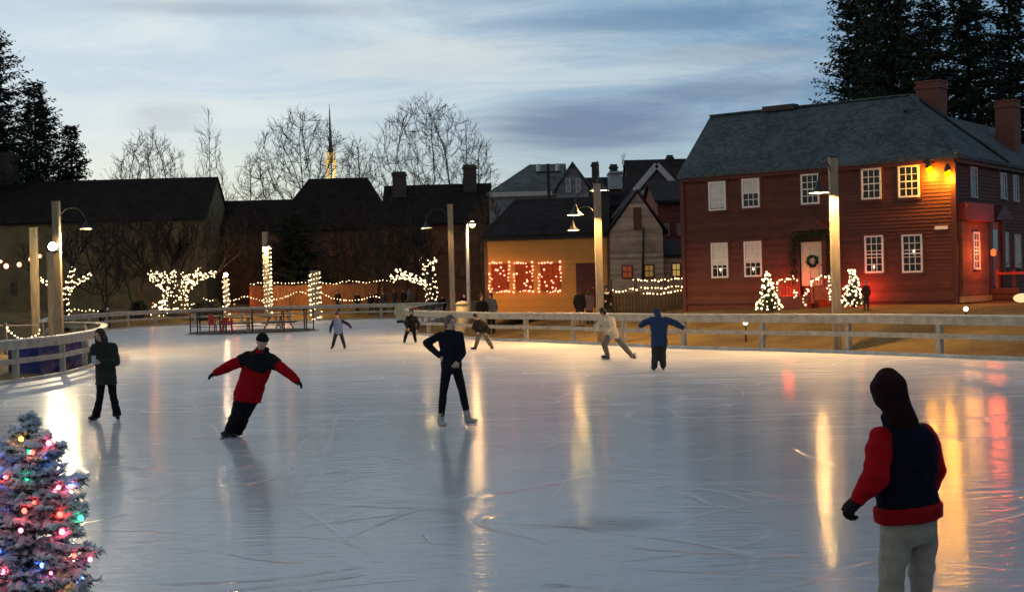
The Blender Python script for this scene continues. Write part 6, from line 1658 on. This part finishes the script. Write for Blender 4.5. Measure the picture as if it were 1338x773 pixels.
person('skater in blue anorak and dark checked trousers seen from behind, arms held out', 34.4,
       {'head': (858.5, 409, .12), 'sl': (850.5, 416.5, 0), 'sr': (871, 417, 0), 'el': (842, 421.5, .02), 'er': (882, 422, .02), 'wl': (836.5, 426, -.05), 'wr': (892, 428, -.05),
        'hl': (856.5, 446, 0), 'hr': (866, 446, 0), 'kl': (856, 464, .06), 'kr': (865.5, 464, .06), 'al': (854.8, 479, .0), 'ar': (866.5, 478, .05)},
       (-.05, 1, -.2), k=1.0, vox=.016, jacket=m_blue, trousers=mat('checked_dark', (.035, .032, .035), .85, .6, 14.0, stretch=(1, 1, 3)), hood=m_blue, ji=.055, hem=.02, ti=.032, wr=.009, feet={'l': (-.2, 1, 0), 'r': (.1, 1, 0)})
# spectators on the lawn
def stander(label, px, ptop, Y, face, jacket, trousers=None, hat=None, hair='short', hood=None, k0=None, hgt=None, group='spectators beyond the rail', arms=(0.0, 0.0), **kw):
    tp = at(px, ptop, Y); gz = ground_z(tp.x, Y); h = hgt or max(1.05, min(1.86, tp.z - gz)); k = h / 1.75
    f = V(face).normalized(); s = V((-f.y, f.x, 0)); s = s if s.x > 0 else -s
    b = V((tp.x, Y, gz)); P = lambda sx, fz, z: b + s * (sx * k) + f * (fz * k) + V((0, 0, z * k))
    J = {'head': P(0, .03, 1.63), 'sl': P(-.17, 0, 1.42), 'sr': P(.17, 0, 1.42), 'el': P(-.24, -.02 + .1 * arms[0], 1.14), 'er': P(.24, -.02 + .1 * arms[1], 1.14), 'wl': P(-.22 + .1 * arms[0], .06 + .25 * arms[0], .90 + .2 * arms[0]), 'wr': P(.22 - .1 * arms[1], .06 + .25 * arms[1], .90 + .2 * arms[1]),
         'hl': P(-.085, 0, .90), 'hr': P(.085, 0, .90), 'kl': P(-.10, .03, .49), 'kr': P(.10, .02, .49), 'al': P(-.11, 0, .092), 'ar': P(.11, 0, .092)}
    return person(label, Y, None, f, k=k, vox=.024, jacket=jacket, trousers=trousers or m_charcoal, hat=hat, hair=hair, hood=hood, ji=.04, hem=.12, ti=.02, wr=.006, ground=gz, joints=J, skates=False, group=group, **kw)
stander('spectator in black coat with bare head, left of the pair by the mustard house corner', 628.5, 369, 62, (.3, -.9, 0), M_black, arms=(.6, .6))
stander('shorter spectator in slate jacket at the left corner of the mustard house', 641, 376, 63, (-.4, -.9, 0), m_mid, trousers=M_black, hair='neck')
stander('spectator in black coat and grey trousers left of the mustard house door', 757, 377, 59.5, (.2, .95, 0), M_black, trousers=m_grey2)
stander('spectator in plum jacket between the mustard house door and the lamp post', 769.5, 378.5, 60, (.5, .8, 0), m_plum, hair='long')
stander('dark spectator with pale scarf just right of the lamp post with three shades', 792, 372.5, 59, (.1, -1, 0), M_black, hood=m_charcoal, arms=(.8, .2), jm_extra=lambda t, J, k, ax, f, s, hm, sm, vox: (lambda c: (c.tube([sm + f * .14 + s * -.1, sm + f * .17 - ax * .05, sm + f * .14 + s * .1], [.05, .06, .05], 8), solid(c, 'scarf', m_white_c, t, .02, 2)))(MB()))
stander('spectator in dark red coat beside the small lit fir by the lamp post', 1131, 367, 50.5, (.1, -1, 0), mat('dark_red_coat', (.05, .012, .012), .85), hat=m_grey2, hair='under')
for (px, pt, Y, lab, mj) in ((484, 371, 104, 'distant dark onlooker, leftmost of those left of the lit trunk', M_black), (492, 373, 105, 'distant onlooker in dark red coat left of the lit trunk', mat('onlooker_red', (.05, .012, .01), .85)), (501, 370, 104, 'distant tall dark onlooker in the middle of those left of the lit trunk', m_charcoal),
                             (527, 372, 104.5, 'distant dark onlooker beneath the lit lower limb', M_black), (535, 374, 105, 'distant onlooker in slate jacket closest to the lit trunk', m_mid), (441, 374, 105.5, 'distant dark onlooker under the upper string of lights, farthest left of the group', M_black), (466, 372, 104.5, 'distant onlooker in brown-black jacket under the upper string of lights', MATS['brown_black_jacket']), (515, 373, 105, 'distant dark onlooker left of the lit lower limb', m_charcoal), (606, 371, 78, 'dark onlooker standing behind the cream round bin', M_black), (577, 370, 96, 'dark onlooker between the lit trunk and the bare grey lamp post', M_black)):
    stander(lab, px, pt, Y, (rnd.uniform(-.6, .6), -1, 0), mj, hgt=1.72)
stander('distant onlooker by the left fence with pale hood', 140, 387, 91, (.4, -.9, 0), m_charcoal, hood=m_white_c, hgt=1.5)
stander('distant dark onlooker on the far left lawn beside the pale-hooded one', 132, 389, 92, (-.3, -.9, 0), M_black, hgt=1.55)
